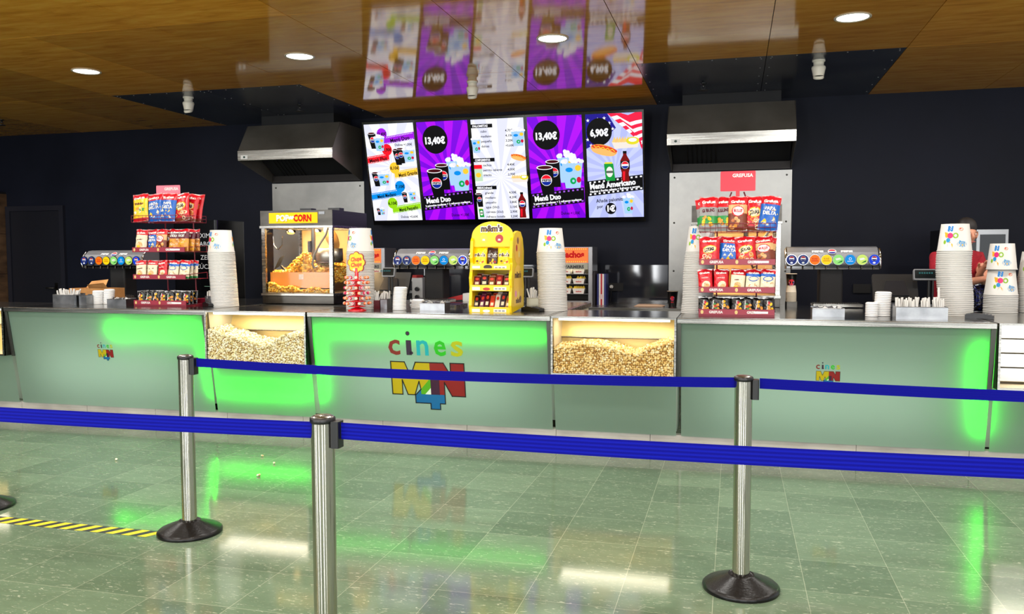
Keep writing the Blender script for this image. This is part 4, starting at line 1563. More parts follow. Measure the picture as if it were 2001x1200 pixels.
        for k in range(6):
            b.ell(rnd.uniform(-q * 0.6, q * 0.6), h * rnd.uniform(0.16, 0.5), q * 0.25, q * 0.18, F1, rnd.choice((CRM, OB, GB)), 12, 2)
    # crimped seams
    for v0 in (0.0, h - 0.012):
        f = bag_pt(w_, h, t, 0.0008, seed)
        for k in range(4):
            z = v0 + 0.0015 + k * 0.003
            b.flat([(-q * 0.98, z), (q * 0.98, z), (q * 0.98, z + 0.0012), (-q * 0.98, z + 0.0012)], lambda u, v: (u, -0.0032, v), m((230, 230, 230), 0.25, 0.5))
    return b


KN = {'rings': 'red snack bag with a black word in a yellow oval', 'triangles': 'blue snack bag with yellow triangles', 'chips': 'silver and green snack bag', 'balls': 'red and brown snack bag with a white oval',
      'sticks': 'maroon and golden stick snack bag', 'cream': 'cream snack bag with a red top', 'red': 'plain red snack bag with pale crisps', 'pipes': 'pale snack bag with a blue oval', 'black': 'black nut bag with upright white lettering', 'yellow': 'yellow snack bag'}
_bm = {}


def bag(kind, w_, h, t, seed, x, y, z, label, rz=0.0, lean=-0.1, roll=0.0, grp=None):
    k = (kind, w_, h, t, seed % 3)
    if k not in _bm:
        o = bag_mesh(kind, w_, h, t, seed % 3).build('snack_bag')
        _bm[k] = o.data
    else:
        o = bpy.data.objects.new('snack_bag', _bm[k])
        COL.objects.link(o)
    o.location = (x, y, z)
    o.rotation_euler = (lean, roll, rz)
    return tag(o, label, 'snack bag', grp)


def rack(cx, y0, W, zs, hdr, where, pink, seed):
    """four-tier snack stand; zs = heights of the four trays (bottom first), front at y0"""
    t = thing('snack_stand', 'maroon four tier snack stand ' + where, 'snack stand', (cx, y0, TOP), group='maroon snack stands')
    D = 0.36
    q = W / 2
    b = MB()
    b.box(-q, q, 0.0, D, 0.0, 0.012, MAROON)
    b.box(-q, q, D - 0.02, D, 0.012, 0.06, MAROON)
    b.build('base', t, bevel=0.002)
    b = MB()
    for xa in (-q * 0.55, q * 0.55):
        b.tube([(xa, D - 0.03, 0.01), (xa, D - 0.05, zs[3] + 0.05), (xa * 0.3, D - 0.1, hdr)], 0.006, MAROON)
    b.build('upright_frame', t)
    for k, z in enumerate(zs):
        if k < 3:
            b = MB()
            b.box(-q, q, 0.004, D - 0.02, z, z + 0.004, MAROON)
            b.box(-q, q, -0.001, 0.004, z, z + 0.044, MAROON)
            for xa in (-q, q - 0.002):
                b.tube([(xa, 0.004, z + 0.042), (xa, D - 0.03, z + 0.06)], 0.003, MAROON)
                b.tube([(xa, D - 0.03, z), (xa, D - 0.03, z + 0.06)], 0.003, MAROON)
            b.build('shelf_tray', t)
            b = MB()
            b.box(-q + 0.003, q - 0.003, -0.003, -0.001, z + 0.003, z + 0.041, m((150, 34, 56), 0.35))
            for xa in (-q * 0.5, q * 0.5):
                f = lambda u, v, xa=xa, z=z: (u, -0.0036, v)
                b.text('GREFUSA', xa - 0.01, z + 0.013, 0.019, f, WHITE, w=0.1, bold=0.03)
            for xa in (-q + 0.025, 0.0):
                b.ell(xa, z + 0.022, 0.011, 0.015, lambda u, v: (u, -0.0036, v), m((215, 190, 120), 0.4), 12)
            if k != 1:
                b.flat([(q * 0.5 - 0.01, z + 0.014), (q * 0.5 + 0.09, z + 0.014), (q * 0.5 + 0.09, z + 0.03), (q * 0.5 - 0.01, z + 0.03)], lambda u, v: (u, -0.0042, v), WHITE)
            b.build('price_strip', t)
        else:
            b = MB()
            for zz in (z, z + 0.03, z + 0.06):
                b.tube([(-q, D - 0.03, zz), (-q, 0, zz), (q, 0, zz), (q, D - 0.03, zz), (-q, D - 0.03, zz)], 0.0025, MAROON, 6)
            for j in range(15):
                xa = -q + W * j / 14
                b.tube([(xa, 0, z + 0.06), (xa, 0, z), (xa, D - 0.03, z)], 0.0016, MAROON, 5)
            for j in range(7):
                ya = (D - 0.03) * j / 6
                for xa in (-q, q):
                    b.tube([(xa, ya, z), (xa, ya, z + 0.06)], 0.0016, MAROON, 5)
            b.build('wire_basket', t)
    HP = m((238, 128, 148) if pink else (214, 28, 56), 0.35)
    b = MB()
    xo = -0.0
    b.rbox(xo - 0.128, xo + 0.128, D * 0.45, D * 0.45 + 0.004, hdr, hdr + 0.15, 0.008, HP, 'y')
    b.text('GREFUSA', xo + 0.035, hdr + 0.105, 0.026, lambda u, v: (u, D * 0.45 - 0.001, v), WHITE, w=0.15, bold=0.03)
    b.build('header_card', t)
    b = MB()
    b.box(-0.014, 0.014, D * 0.45, D * 0.45 + 0.006, hdr - 0.09, hdr, RB)
    b.build('header_stem', t)
    # contents
    yb = y0
    for tier, rows in enumerate(seed):
        z = TOP + zs[tier] + 0.006
        for r, row in enumerate(rows):
            n = len(row)
            for i, kd in enumerate(row):
                if kd is None:
                    continue
                hh = (0.125, 0.168, 0.205, 0.262)[tier]
                ww = W / n * (1.0 if n < 6 else 1.15) * (1.32 if tier == 3 else 1.12 if tier == 2 else 1.0)
                ww = round(min(ww, 0.165 if tier > 1 else 0.135), 3)
                th = 0.05 if tier > 1 else 0.034
                if tier == 0:
                    th = 0.026
                x = cx - q + W * (i + 0.5) / n + random.uniform(-0.006, 0.006)
                y = yb + 0.045 + r * (th + 0.035) + (0.026 * (i % 2) if tier > 1 else 0.0)
                tn = ('bottom tray', 'second tray from the bottom', 'third tray from the bottom', 'top wire basket')[tier]
                pos = 'from the left %d of %d' % (i + 1, n)
                wh = 'left stand' if 'left' in where else 'right stand'
                on = ('first', 'second', 'third', 'fourth', 'fifth', 'sixth', 'seventh', 'eighth')[i]
                if tier == 0:
                    lb, gp = KN[kd] + ', ' + tn + ' of the ' + wh, 'black nut bags in the bottom tray of the ' + wh
                elif r:
                    lb, gp = KN[kd].replace(' with a black word', '').replace(' in a yellow oval', ' with a yellow oval') + ' behind the front row, ' + tn.replace(' from the bottom', '') + ', ' + wh, KN[kd] + 's behind the front row, ' + tn + ', ' + wh
                    lb = ' '.join(lb.split()[:16])
                else:
                    short = {'rings': 'red ring snack bag', 'triangles': 'blue snack bag', 'chips': 'silver green snack bag', 'balls': 'brown oval snack bag', 'sticks': 'golden stick bag', 'cream': 'cream snack bag', 'red': 'plain red bag', 'pipes': 'blue oval bag', 'yellow': 'yellow snack bag', 'black': 'black nut bag'}[kd]
                    lb, gp = short + ' at the front, ' + on + ' from left, ' + tn.replace(' from the bottom', '').replace(' wire', '') + ', ' + wh, None
                bag(kd, ww, hh, th, int(i + r + tier), x, y, z, lb, random.uniform(-0.12, 0.12), -0.13 - (0.05 if tier == 3 else 0), random.uniform(-0.07, 0.07) * (2.4 if tier == 3 else 1.3), gp)
    return t


SEED_R = [
    [['black'] * 7, ['black'] * 7],
    [['red', 'red', 'cream', 'pipes', 'pipes'], ['red', 'red', 'cream', 'pipes', 'pipes'], ['red', 'red', 'cream', 'pipes', 'pipes']],
    [['rings', 'triangles', 'rings', 'balls'], ['rings', 'triangles', 'rings', 'balls']],
    [['chips', 'chips', 'balls', 'rings', 'triangles'], ['chips', None, 'balls', 'rings', 'triangles']],
]
SEED_L = [
    [['black'] * 7, ['black'] * 7, ['black'] * 7],
    [['cream', 'cream', 'red', 'pipes', 'pipes'], ['cream', 'cream', 'red', 'pipes', 'pipes'], ['cream', 'red', 'red', 'pipes', 'pipes']],
    [['cream', 'triangles', 'balls', 'sticks', 'sticks'], ['rings', 'triangles', 'balls', 'sticks', 'sticks'], ['rings', 'triangles', 'balls', 'sticks', 'sticks']],
    [['yellow', 'triangles', 'triangles', 'rings'], ['chips', 'triangles', 'rings', 'rings'], ['chips', 'triangles', 'rings', 'rings']],
]
rack(0.02, 6.42, 0.545, (0.012, 0.178, 0.385, 0.63), 0.94, 'in front of the right steel splash sheet', False, SEED_R)
rack(-5.10, 6.60, 0.56, (0.012, 0.25, 0.50, 0.775), 0.97, 'on the left counter section', True, SEED_L)

# ================================================================== POPCORN MACHINES
WARM = m((255, 190, 90), 0.5, emit=2.5)
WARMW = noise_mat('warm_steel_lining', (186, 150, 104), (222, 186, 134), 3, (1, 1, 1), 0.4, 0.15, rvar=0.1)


def machine(loc, label, lit=34.0):
    t = thing('popcorn_machine', label, 'popcorn machine', loc, group='glass popcorn machines')
    W, D, H = 0.745, 0.74, 0.89
    b = MB()
    b.box(-0.005, W + 0.005, -0.005, D + 0.005, 0.0, 0.075, DSTEEL)
    b.box(-0.012, W + 0.012, -0.02, D + 0.01, 0.075, 0.1, STEEL)
    b.build('base', t, bevel=0.003)
    b = MB()
    b.box(-0.008, W + 0.008, -0.012, D + 0.008, 0.86, H, BLACK)
    for bx in ((-0.008, 0.012, -0.012, D + 0.008), (W - 0.012, W + 0.008, -0.012, D + 0.008), (0.012, W - 0.012, -0.012, 0.012), (0.012, W - 0.012, D - 0.012, D + 0.008)):
        b.box(bx[0], bx[1], bx[2], bx[3], 0.745, 0.86, BLACK)
    b.box(-0.008, W + 0.008, -0.014, -0.012, 0.745, H, DSTEEL)
    for bx in ((-0.014, 0.03, -0.022, D + 0.012), (W - 0.03, W + 0.014, -0.022, D + 0.012), (0.03, W - 0.03, -0.022, 0.03), (0.03, W - 0.03, D - 0.03, D + 0.012)):
        b.box(bx[0], bx[1], bx[2], bx[3], 0.722, 0.745, STEEL)
    b.build('top_housing', t, bevel=0.003)
    b = MB()
    for k in (0.3, 0.6):
        b.box(k, k + 0.12, 0.2, 0.3, H, H + 0.03, BLACK)
    b.build('roof_vent', t)
    for x, y in ((0.016, 0.004), (W - 0.016, 0.004), (0.016, D - 0.02), (W - 0.016, D - 0.02)):
        b = MB()
        b.box(x - 0.018, x + 0.018, y - 0.012, y + 0.02, 0.1, 0.722, STEEL)
        b.build('corner_post', t)
    b = MB()
    b.box(0.035, W - 0.035, 0.0, 0.004, 0.11, 0.722, GLASS)
    b.build('front_glass', t)
    for x in (0.012, W - 0.016):
        b = MB()
        b.box(x, x + 0.004, 0.03, D - 0.03, 0.11, 0.722, GLASS)
        b.build('side_glass', t)
    b = MB()
    b.box(0.034, W - 0.034, D - 0.02, D - 0.01, 0.1, 0.722, WARMW)
    b.box(0.034, W - 0.034, 0.03, D - 0.02, 0.1, 0.106, WARMW)
    b.build('back_wall', t)
    # lit sign
    SY = m((255, 190, 20), 0.4, emit=1.5)
    b = MB()
    b.box(0.09, 0.60, -0.02, -0.0145, 0.768, 0.868, SY)
    f = lambda u, v: (u, -0.0206, v)
    f2 = lambda u, v: (u, -0.0212, v)
    b.text('POP', 0.17, 0.79, 0.058, lambda u, v: f(u + 0.003, v - 0.003), m((190, 110, 10), 0.5, emit=0.6), align='l', w=0.135, bold=0.06)
    b.text('POP', 0.17, 0.79, 0.058, f2, m((255, 245, 190), 0.5, emit=1.6), align='l', w=0.135, bold=0.05)
    b.text('CORN', 0.35, 0.787, 0.062, f, m((225, 40, 20), 0.5, emit=1.0), align='l', w=0.19, bold=0.06)
    for k in range(4):
        b.ell(0.31 + 0.012 * k, 0.815 + 0.01 * (k % 2), 0.012, 0.012, f2, m((255, 250, 225), 0.5, emit=1.6), 8)
    b.build('lit_sign', t)
    b = MB()
    b.box(0.615, 0.675, -0.018, -0.0145, 0.85, 0.875, BLACKG)
    b.build('switch', t)
    # kettle, its arm and cable
    KET = m((165, 160, 150), 0.35, 1.0)
    b = MB()
    b.lathe([(0.10, 0.395), (0.13, 0.41), (0.13, 0.53), (0.122, 0.53), (0.12, 0.415), (0.02, 0.41)], KET, (0.6, 0.22), 32)
    b.lathe([(0.135, 0.39), (0.135, 0.40), (0.02, 0.40)], m((60, 30, 15), 0.5), (0.6, 0.22), 32)
    b.tube([(0.46, 0.16, 0.722), (0.46, 0.16, 0.42), (0.5, 0.2, 0.41)], 0.022, m((110, 108, 104), 0.35, 0.9), 10)
    b.box(0.42, 0.445, 0.12, 0.16, 0.49, 0.6, BLACK)
    k_ = b.build('kettle', t)
    b = MB()
    b.lathe([(0.13, 0.0), (0.125, 0.012), (0.05, 0.03), (0.001, 0.034)], m((215, 160, 84), 0.45, 0.3), seg=28)
    lid = b.build('kettle_lid', k_, (0.62, 0.22, 0.63))
    lid.rotation_euler = (0, 1.2, 0)
    b = MB()
    pts = [(0.67, 0.06, 0.722), (0.65, 0.05, 0.66), (0.58, 0.05, 0.56), (0.52, 0.05, 0.46), (0.505, 0.05, 0.38), (0.52, 0.05, 0.34), (0.55, 0.07, 0.36)]
    b.tube(pts, 0.011, m((120, 112, 100), 0.35, 0.6), 8)
    b.build('kettle_cable', t)
    for x in (0.14, 0.5):
        b = MB()
        b.tube([(x - 0.05, 0.05, 0.65), (x - 0.045, 0.05, 0.56), (x + 0.0, 0.05, 0.515), (x + 0.045, 0.05, 0.56), (x + 0.05, 0.05, 0.65)], 0.005, CHROME)
        if x < 0.3:
            b.build('wire_handle', t)
    for x in (0.14, 0.42):
        b = MB()
        b.lathe([(0.05, 0.69), (0.045, 0.715), (0.02, 0.72)], CHROME, (x, 0.3), 20)
        b.lathe([(0.02, 0.672), (0.035, 0.68), (0.035, 0.7)], WARM, (x, 0.3), 16)
        b.build('heat_lamp', t)
    b = MB()
    b.box(0.04, W - 0.04, 0.07, 0.076, 0.15, 0.30, m((240, 150, 62), 0.22))
    b.box(0.35, 0.4, 0.064, 0.0695, 0.23, 0.28, m((230, 210, 190), 0.4))
    b.build('tray_front', t)
    b = MB()
    b.add([(0.06, 0.1, 0.32), (0.13, 0.1, 0.36), (0.15, 0.16, 0.47), (0.09, 0.16, 0.44)], [(0, 1, 2, 3)], CHROME)
    b.tube([(0.13, 0.12, 0.36), (0.19, 0.12, 0.3)], 0.012, BLACK)
    b.build('scoop', t)
    for z in (0.56, 0.3):
        b = MB()
        b.box(-0.004, 0.004, -0.014, -0.008, z, z + 0.06, BLACK)
        b.build('hinge', t)
    l = area_light('popcorn_machine_lamp', (loc[0] + W / 2, loc[1] + 0.16, loc[2] + 0.857), 0.6, 0.22, lit, (1.0, 0.66, 0.3))
    return t


ml = (-4.405, 7.215, TOP + 0.004)
machine(ml, 'popcorn machine with a lit yellow sign behind the left popcorn bin')


def hm(x, y):
    u = (x - ml[0]) / 0.745
    back = 0.12 * math.exp(-((u - 0.3) / 0.16) ** 2) * (1 if y > ml[1] + 0.3 else 0.0)
    return ml[2] + 0.295 + 0.155 * math.exp(-((u - 0.52) / 0.15) ** 2) + 0.03 * (u > 0.5) + back + 0.05 * (y - ml[1])


def hm2(x, y):
    u = (x - ml[0]) / 0.745
    return ml[2] + 0.14 + 0.045 * math.exp(-((u - 0.12) / 0.2) ** 2) + 0.012 * math.sin(u * 20)


heap('popcorn', ml[0] + 0.04, ml[0] + 0.705, ml[1] + 0.08, ml[1] + 0.66, ml[2] + 0.2, hm, 0.0145, POPY, 'golden popcorn heap inside the left popcorn machine, peaking under its kettle', sides='R')
heap('popcorn', ml[0] + 0.04, ml[0] + 0.705, ml[1] + 0.010, ml[1] + 0.066, ml[2] + 0.108, hm2, 0.011, POPY + POPC[:1] if False else POPY, 'loose popcorn along the floor of the left popcorn machine')
machine((-0.36, 7.62, TOP + 0.004), 'second popcorn machine mostly hidden behind the right snack rack', 16.0)

# ================================================================== DRINKS TOWERS
BADGE = [((20, 40, 110), (235, 235, 240), 'p'), ((30, 50, 110), (225, 225, 215), 'p'), ((245, 120, 20), (225, 60, 20), 'KAS'), ((248, 214, 20), (225, 150, 10), 'KAS'),
         ((150, 225, 120), (240, 240, 225), ''), ((0, 140, 220), (230, 240, 250), 'o'), ((205, 230, 110), (240, 245, 235), ''), ((10, 60, 210), (235, 235, 240), 'p')]


def drinks_tower(cx, y, label, side_badge=False):
    t = thing('drinks_tower', label, 'drinks dispenser', (cx, y, TOP), group='dark eight tap drinks towers')
    q, zb, zt = 0.375, 0.33, 0.53
    BODY = noise_mat('tower_shell', (118, 120, 124), (146, 148, 154), 2, (1, 1, 1), 0.36, 0.5)
    b = MB()
    b.rbox(-0.1, 0.1, 0.04, 0.24, 0.012, zb, 0.02, BLACKM)
    b.build('column', t)
    b = MB()
    prof = [(-0.02, zb + 0.03), (-0.035, zb + 0.05), (-0.03, zb + 0.09), (0.0, zb + 0.15), (0.05, zb + 0.19), (0.11, zt), (0.22, zt), (0.27, zt - 0.03), (0.27, zb + 0.03)]
    b.prism(prof, 'x', -q, q, BODY, False)
    b.build('shell', t, bevel=0.006)
    b = MB()
    b.box(-q - 0.005, q + 0.005, -0.02, 0.25, zb, zb + 0.028, BLACKG)
    b.box(-q - 0.008, q + 0.008, -0.024, -0.02, zb + 0.002, zb + 0.010, DSTEEL)
    b.build('lower_trim', t)
    for sx in (-1, 1):
        b = MB()
        b.tube([(sx * (q + 0.012), -0.03, zb + 0.01), (sx * (q + 0.014), -0.045, zb + 0.06), (sx * (q + 0.014), -0.02, zb + 0.13), (sx * (q + 0.012), 0.03, zb + 0.18)], 0.009, CHROME)
        b.build('end_ring', t)
    b = MB()
    def fs(u, v):   # on the sloping front
        a = (v - (zb + 0.09)) / 0.06
        return (u, -0.03 + 0.03 * a - 0.0022, v) if v < zb + 0.15 else (u, (v - zb - 0.15) / 0.04 * 0.05 - 0.0032, v)
    fo = lambda u, v: (u, (v - zb - 0.15) / 0.04 * 0.05 - 0.004, v)
    for sx in (-1, 1):
        b.text('PEPSI', sx * 0.12, zb + 0.15, 0.016, fo, WHITE, w=0.095, bold=0.06)
    b.ell(0, zb + 0.157, 0.036, 0.021, lambda u, v: fo(u, v), WHITE, 24)
    f5 = lambda u, v: (u, (v - zb - 0.15) / 0.04 * 0.05 - 0.0048, v)
    b.flat([(0.032 * math.cos(a), zb + 0.157 + 0.018 * math.sin(a)) for a in [PI * k / 8 for k in range(9)]], f5, m((215, 30, 50), 0.3))
    b.flat([(0.032 * math.cos(a), zb + 0.157 + 0.018 * math.sin(a)) for a in [PI + PI * k / 8 for k in range(9)]], f5, m((20, 40, 150), 0.3))
    b.flat([(-0.032, zb + 0.153), (0.032, zb + 0.153), (0.032, zb + 0.161), (-0.032, zb + 0.161)], lambda u, v: (u, f5(u, v)[1] - 0.0008, v), WHITE)
    b.build('brand_mark', t)
    for k, (c1, c2, w_) in enumerate(BADGE):
        x = -q + 0.035 + k * 0.0965
        b = MB()
        z = zb + 0.085
        b.lathe([(0.046, -0.05), (0.049, -0.055), (0.047, -0.06)], CHROME, (x, z), 28, axis='y')
        g1 = lambda u, v: (u, -0.0608, v)
        g2 = lambda u, v: (u, -0.0614, v)
        b.ell(x, z, 0.044, 0.044, g1, m(c1, 0.3, emit=0.95), 28)
        mk = m(c2, 0.3, emit=0.9)
        if w_ == 'p':
            b.ell(x, z + 0.01, 0.022, 0.022, g2, mk, 18)
            g3 = lambda u, v: (u, -0.062, v)
            b.flat([(x + 0.02 * math.cos(a), z + 0.011 + 0.02 * math.sin(a)) for a in [0.2 + PI * i / 8 * 0.86 for i in range(9)]], g3, m((225, 40, 60), 0.3, emit=0.5))
            b.flat([(x + 0.02 * math.cos(a), z + 0.009 + 0.02 * math.sin(a)) for a in [PI + 0.2 + PI * i / 8 * 0.86 for i in range(9)]], g3, m((20, 40, 140), 0.3, emit=0.4))
            b.ell(x, z - 0.027, 0.012, 0.008, g2, mk, 10)
        elif w_ == 'KAS':
            b.text('KAS', x, z + 0.002, 0.016, g2, mk, w=0.045, bold=0.05)
            b.flat([(x - 0.03, z - 0.014), (x + 0.03, z - 0.014), (x + 0.026, z - 0.005), (x - 0.026, z - 0.005)], g2, mk)
        elif w_ == 'o':
            b.ring(x, z + 0.008, 0.012, 0.012, 0.004, g2, mk, 16)
            b.flat([(x - 0.024, z - 0.016), (x + 0.024, z - 0.016), (x + 0.024, z - 0.011), (x - 0.024, z - 0.011)], g2, mk)
        else:
            b.flat([(x - 0.025, z + 0.01), (x + 0.01, z + 0.018), (x + 0.025, z + 0.004), (x - 0.015, z - 0.006)], g2, mk)
            b.flat([(x - 0.01, z - 0.03), (x + 0.03, z - 0.02), (x + 0.034, z - 0.004), (x + 0.01, z - 0.016)], g2, m((30, 170, 70), 0.3, emit=0.4))
        b.build('tap_badge', t)
        b = MB()
        b.tube([(x, 0.0, zb + 0.06), (x, -0.035, zb + 0.055), (x, -0.037, zb + 0.0)], 0.007, DSTEEL)
        b.build('tap', t)
    b = MB()
    b.rbox(-0.17, 0.24, -0.2, 0.02, 0.012, 0.035, 0.012, STEEL)
    b.box(-0.16, 0.23, -0.19, 0.01, 0.035, 0.038, BLACKM)
    for k in range(20):
        b.box(-0.158 + k * 0.0195, -0.15 + k * 0.0195, -0.188, 0.008, 0.038, 0.041, STEEL)
    b.build('drip_tray', t)
    b = MB()
    b.rbox(-0.13, 0.13, 0.02, 0.27, 0.0, 0.012, 0.01, BLACK)
    b.build('foot_plate', t)
    if side_badge:
        b = MB()
        b.lathe([(0.07, q + 0.02), (0.075, q + 0.03), (0.07, q + 0.036)], BLACK, (0.07, zb + 0.08), 28, axis='x')
        g = lambda u, v: (q + 0.037, u, v)
        b.ell(0.07, zb + 0.08, 0.06, 0.06, g, m((12, 12, 14), 0.3), 24)
        g = lambda u, v: (q + 0.0376, u, v)
        b.ell(0.07, zb + 0.1, 0.03, 0.03, g, m((230, 60, 50), 0.3), 16)
        b.ell(0.07, zb + 0.06, 0.024, 0.024, lambda u, v: (q + 0.038, u, v), WHITE, 16)
        b.build('side_badge', t)
    return t


drinks_tower(-6.60, 7.80, 'eight tap drinks tower on the left counter, partly behind the snack stand')
drinks_tower(-2.875, 7.78, 'eight tap drinks tower left of the yellow candy display', True)
drinks_tower(0.83, 7.83, 'eight tap drinks tower right of the right snack rack')

# black drinks cooler behind the left rack
t = thing('drinks_cooler', 'tall black drinks cooler with thin white lettering behind the left snack stand', 'drinks cooler', (-6.25, 8.75, 0))
b = MB()
b.rbox(-0.30, 0.30, 0.0, 0.6, 0.0, 1.93, 0.03, BLACKG)
b.build('body', t)
b = MB()
f = lambda u, v: (u, -0.002, v)
for s_, z in (('MÁXIMO', 1.72), ('SABOR', 1.62), ('ZERO', 1.46), ('AZÚCAR', 1.35)):
    b.text(s_, 0.275, z, 0.058, f, m((190, 192, 196), 0.4), align='r', wmax=0.34, bold=0.0)
b.box(0.12, 0.27, -0.004, -0.001, 1.14, 1.143, m((150, 200, 180), 0.4))
b.build('lettering', t)

# ================================================================== YELLOW CANDY DISPLAY
def side_outline():
    """outline (y, z) of the side board"""
    return [(0.0, 0.0), (0.40, 0.03), (0.41, 0.20), (0.385, 0.27), (0.40, 0.33), (0.405, 0.50), (0.37, 0.60), (0.30, 0.655), (0.20, 0.66), (0.10, 0.635), (0.045, 0.58), (0.03, 0.50), (0.02, 0.44), (0.035, 0.40), (0.02, 0.33), (0.0, 0.28), (0.012, 0.2), (0.0, 0.12), (-0.012, 0.06)]


t = thing('candy_display', 'yellow three tier candy display with an arched header', 'candy display', (-1.885, 6.43, TOP))
q = 0.165
for sx in (-1, 1):
    b = MB()
    b.prism(side_outline(), 'x', sx * q - 0.012, sx * q + 0.012, YEL)
    sp = b.build('side_board', t, bevel=0.004)
    if sx > 0:
        b = MB()
        f = lambda u, v: (q + 0.0135, u, v)
        b.ell(0.21, 0.5, 0.13, 0.115, f, m((240, 190, 60), 0.4), 30)
        b.poly = None
        b.flat([(0.07, 0.05), (0.33, 0.07), (0.34, 0.25), (0.3, 0.36), (0.2, 0.39), (0.1, 0.35), (0.06, 0.25)], f, m((244, 200, 80), 0.4))
        f2 = lambda u, v: (q + 0.0142, u, v)
        b.text("m&m's", 0.2, 0.28, 0.05, f2, m((70, 40, 25), 0.4), w=0.2, bold=0.05)
        for u, v, c_ in ((0.16, 0.52, (190, 60, 40)), (0.24, 0.47, (235, 215, 120)), (0.2, 0.58, (120, 70, 40)), (0.13, 0.15, (235, 150, 190)), (0.22, 0.14, (235, 215, 120)), (0.28, 0.1, (120, 70, 40))):
            b.ell(u, v, 0.028, 0.028, f2, m(c_, 0.4), 14)
        b.text("m&m's", 0.2, 0.075, 0.04, lambda u, v: (q + 0.0148, u, v), m((70, 40, 25), 0.4), w=0.14, bold=0.05)
        b.build('side_print', sp)
b = MB()
arch = [(-q, 0.0), (q, 0.0), (q + 0.008, 0.09)] + [(0.172 * math.cos(a), 0.09 + 0.115 * math.sin(a)) for a in [PI * k / 16 for k in range(1, 16)]] + [(-q - 0.008, 0.09)]
b.T = Matrix.Translation((0, 0.06, 0.53)) @ Matrix.Rotation(math.radians(-5), 4, 'X')
b.prism(arch, 'y', 0, 0.02, YEL)
hd = b.build('header', t, bevel=0.004)
b = MB()
b.T = Matrix.Translation((0, 0.06, 0.53)) @ Matrix.Rotation(math.radians(-5), 4, 'X')
g = lambda k: (lambda u, v: (u, -0.0008 - 0.0006 * k, v))
b.flat([(u * 0.9, 0.008 + v * 0.9) for u, v in arch], g(1), m((252, 206, 10), 0.35))
b.text("m&m's", -0.005, 0.125, 0.05, g(3), WHITE, w=0.19, bold=0.14)
b.text("m&m's", -0.005, 0.125, 0.05, g(4), m((70, 36, 20), 0.4), w=0.18, bold=0.05)
for x, c_ in ((-0.07, (240, 200, 60)), (0.06, (176, 40, 30))):
    b.ell(x, 0.065, 0.033, 0.034, g(3), m(c_, 0.35), 24)
    b.text('m', x, 0.05, 0.02, g(4), WHITE, bold=0.06)
b.build('header_print', hd)
b = MB()
b.box(-q, q, 0.385, 0.395, 0.03, 0.30, m((90, 60, 40), 0.5))
b.box(-q, q, 0.36, 0.37, 0.30, 0.62, m((250, 215, 10), 0.4))
b.build('back_board', t)
for k, z in enumerate((0.012, 0.188, 0.357)):
    b = MB()
    b.add([(-q, 0.0, z), (q, 0.0, z), (q, 0.385, z + 0.035), (-q, 0.385, z + 0.035), (-q, 0, z - 0.012), (q, 0, z - 0.012), (q, 0.385, z + 0.02), (-q, 0.385, z + 0.02)], [(0, 1, 2, 3), (7, 6, 5, 4), (0, 4, 5, 1), (2, 6, 7, 3)], YEL)
    b.box(-q, q, -0.008 + 0.006 * k, 0.0 + 0.006 * k, z - 0.012, z + 0.036, YEL)
    sh = b.build('shelf', t)
    b = MB()
    f = lambda u, v, k=k: (u, -0.009 + 0.006 * k, v)
    pc = m((240, 238, 225), 0.4)
    b.flat([(-q + 0.015, z - 0.006), (-q + 0.08, z - 0.006), (-q + 0.08, z + 0.02), (-q + 0.015, z + 0.02)], f, pc)
    b.flat([(0.03, z - 0.006), (q - 0.03, z - 0.006), (q - 0.03, z + 0.02), (0.03, z + 0.02)], f, pc)
    if k == 2:
        b.ell(-0.02, z + 0.01, 0.036, 0.019, f, m((40, 20, 14), 0.4), 20)
    else:
        b.ell(-0.03, z + 0.004, 0.03, 0.012, f, m((190, 40, 30) if k else (245, 245, 240), 0.4), 16)
    for j in range(3):
        b.flat([(0.04 + j * 0.03, z), (0.062 + j * 0.03, z), (0.062 + j * 0.03, z + 0.012), (0.04 + j * 0.03, z + 0.012)], lambda u, v, k=k: (u, -0.0096 + 0.006 * k, v), m((150, 150, 150), 0.4))
    b.build('price_strip', sh)


def candy_bag(col, x, y, z, w_, h, label, word, rz=0, grp=None):
    b = MB()
    for sd in (1, -1):
        f = bag_pt(w_, h, 0.04, 0, 2, sd)
        b.grid(lambda u, v: f((u - 0.5) * w_, v * h), 8, 12, m(col, 0.28))
    F1, F2 = bag_pt(w_, h, 0.04, 0.0012, 2), bag_pt(w_, h, 0.04, 0.0022, 2)
    if word:
        b.text("m&m's", 0, h * 0.52, h * 0.17, F1, WHITE, w=w_ * 0.85, bold=0.12)
        b.text("m&m's", 0, h * 0.52, h * 0.17, F2, m((70, 36, 20), 0.4), w=w_ * 0.8, bold=0.03)
        rr = random.Random(3)
        for k in range(6):
            b.ell(rr.uniform(-w_ * 0.3, w_ * 0.3), rr.uniform(h * 0.12, h * 0.38), w_ * 0.09, w_ * 0.08, F1, m(rr.choice(((200, 40, 30), (240, 220, 170), (90, 50, 30), (250, 190, 20))), 0.35), 12)
    o = b.build('candy_bag', loc=(x, y, z))
    o.rotation_euler = (-0.2, 0, rz)
    return tag(o, label, 'candy bag', grp)


zt = TOP + 0.369
candy_bag((250, 214, 12), -1.988, 6.485, zt, 0.115, 0.16, 'left yellow candy bag on the top shelf of the yellow display', True)
candy_bag((58, 34, 26), -1.885, 6.50, zt, 0.10, 0.155, 'brown candy bag between the two yellow bags of the yellow display', True)
candy_bag((250, 214, 12), -1.785, 6.485, zt, 0.115, 0.16, 'right yellow candy bag on the top shelf of the yellow display', True)
BC = [(96, 18, 22), (44, 30, 32), (120, 60, 24), (130, 24, 24), (86, 52, 30)]


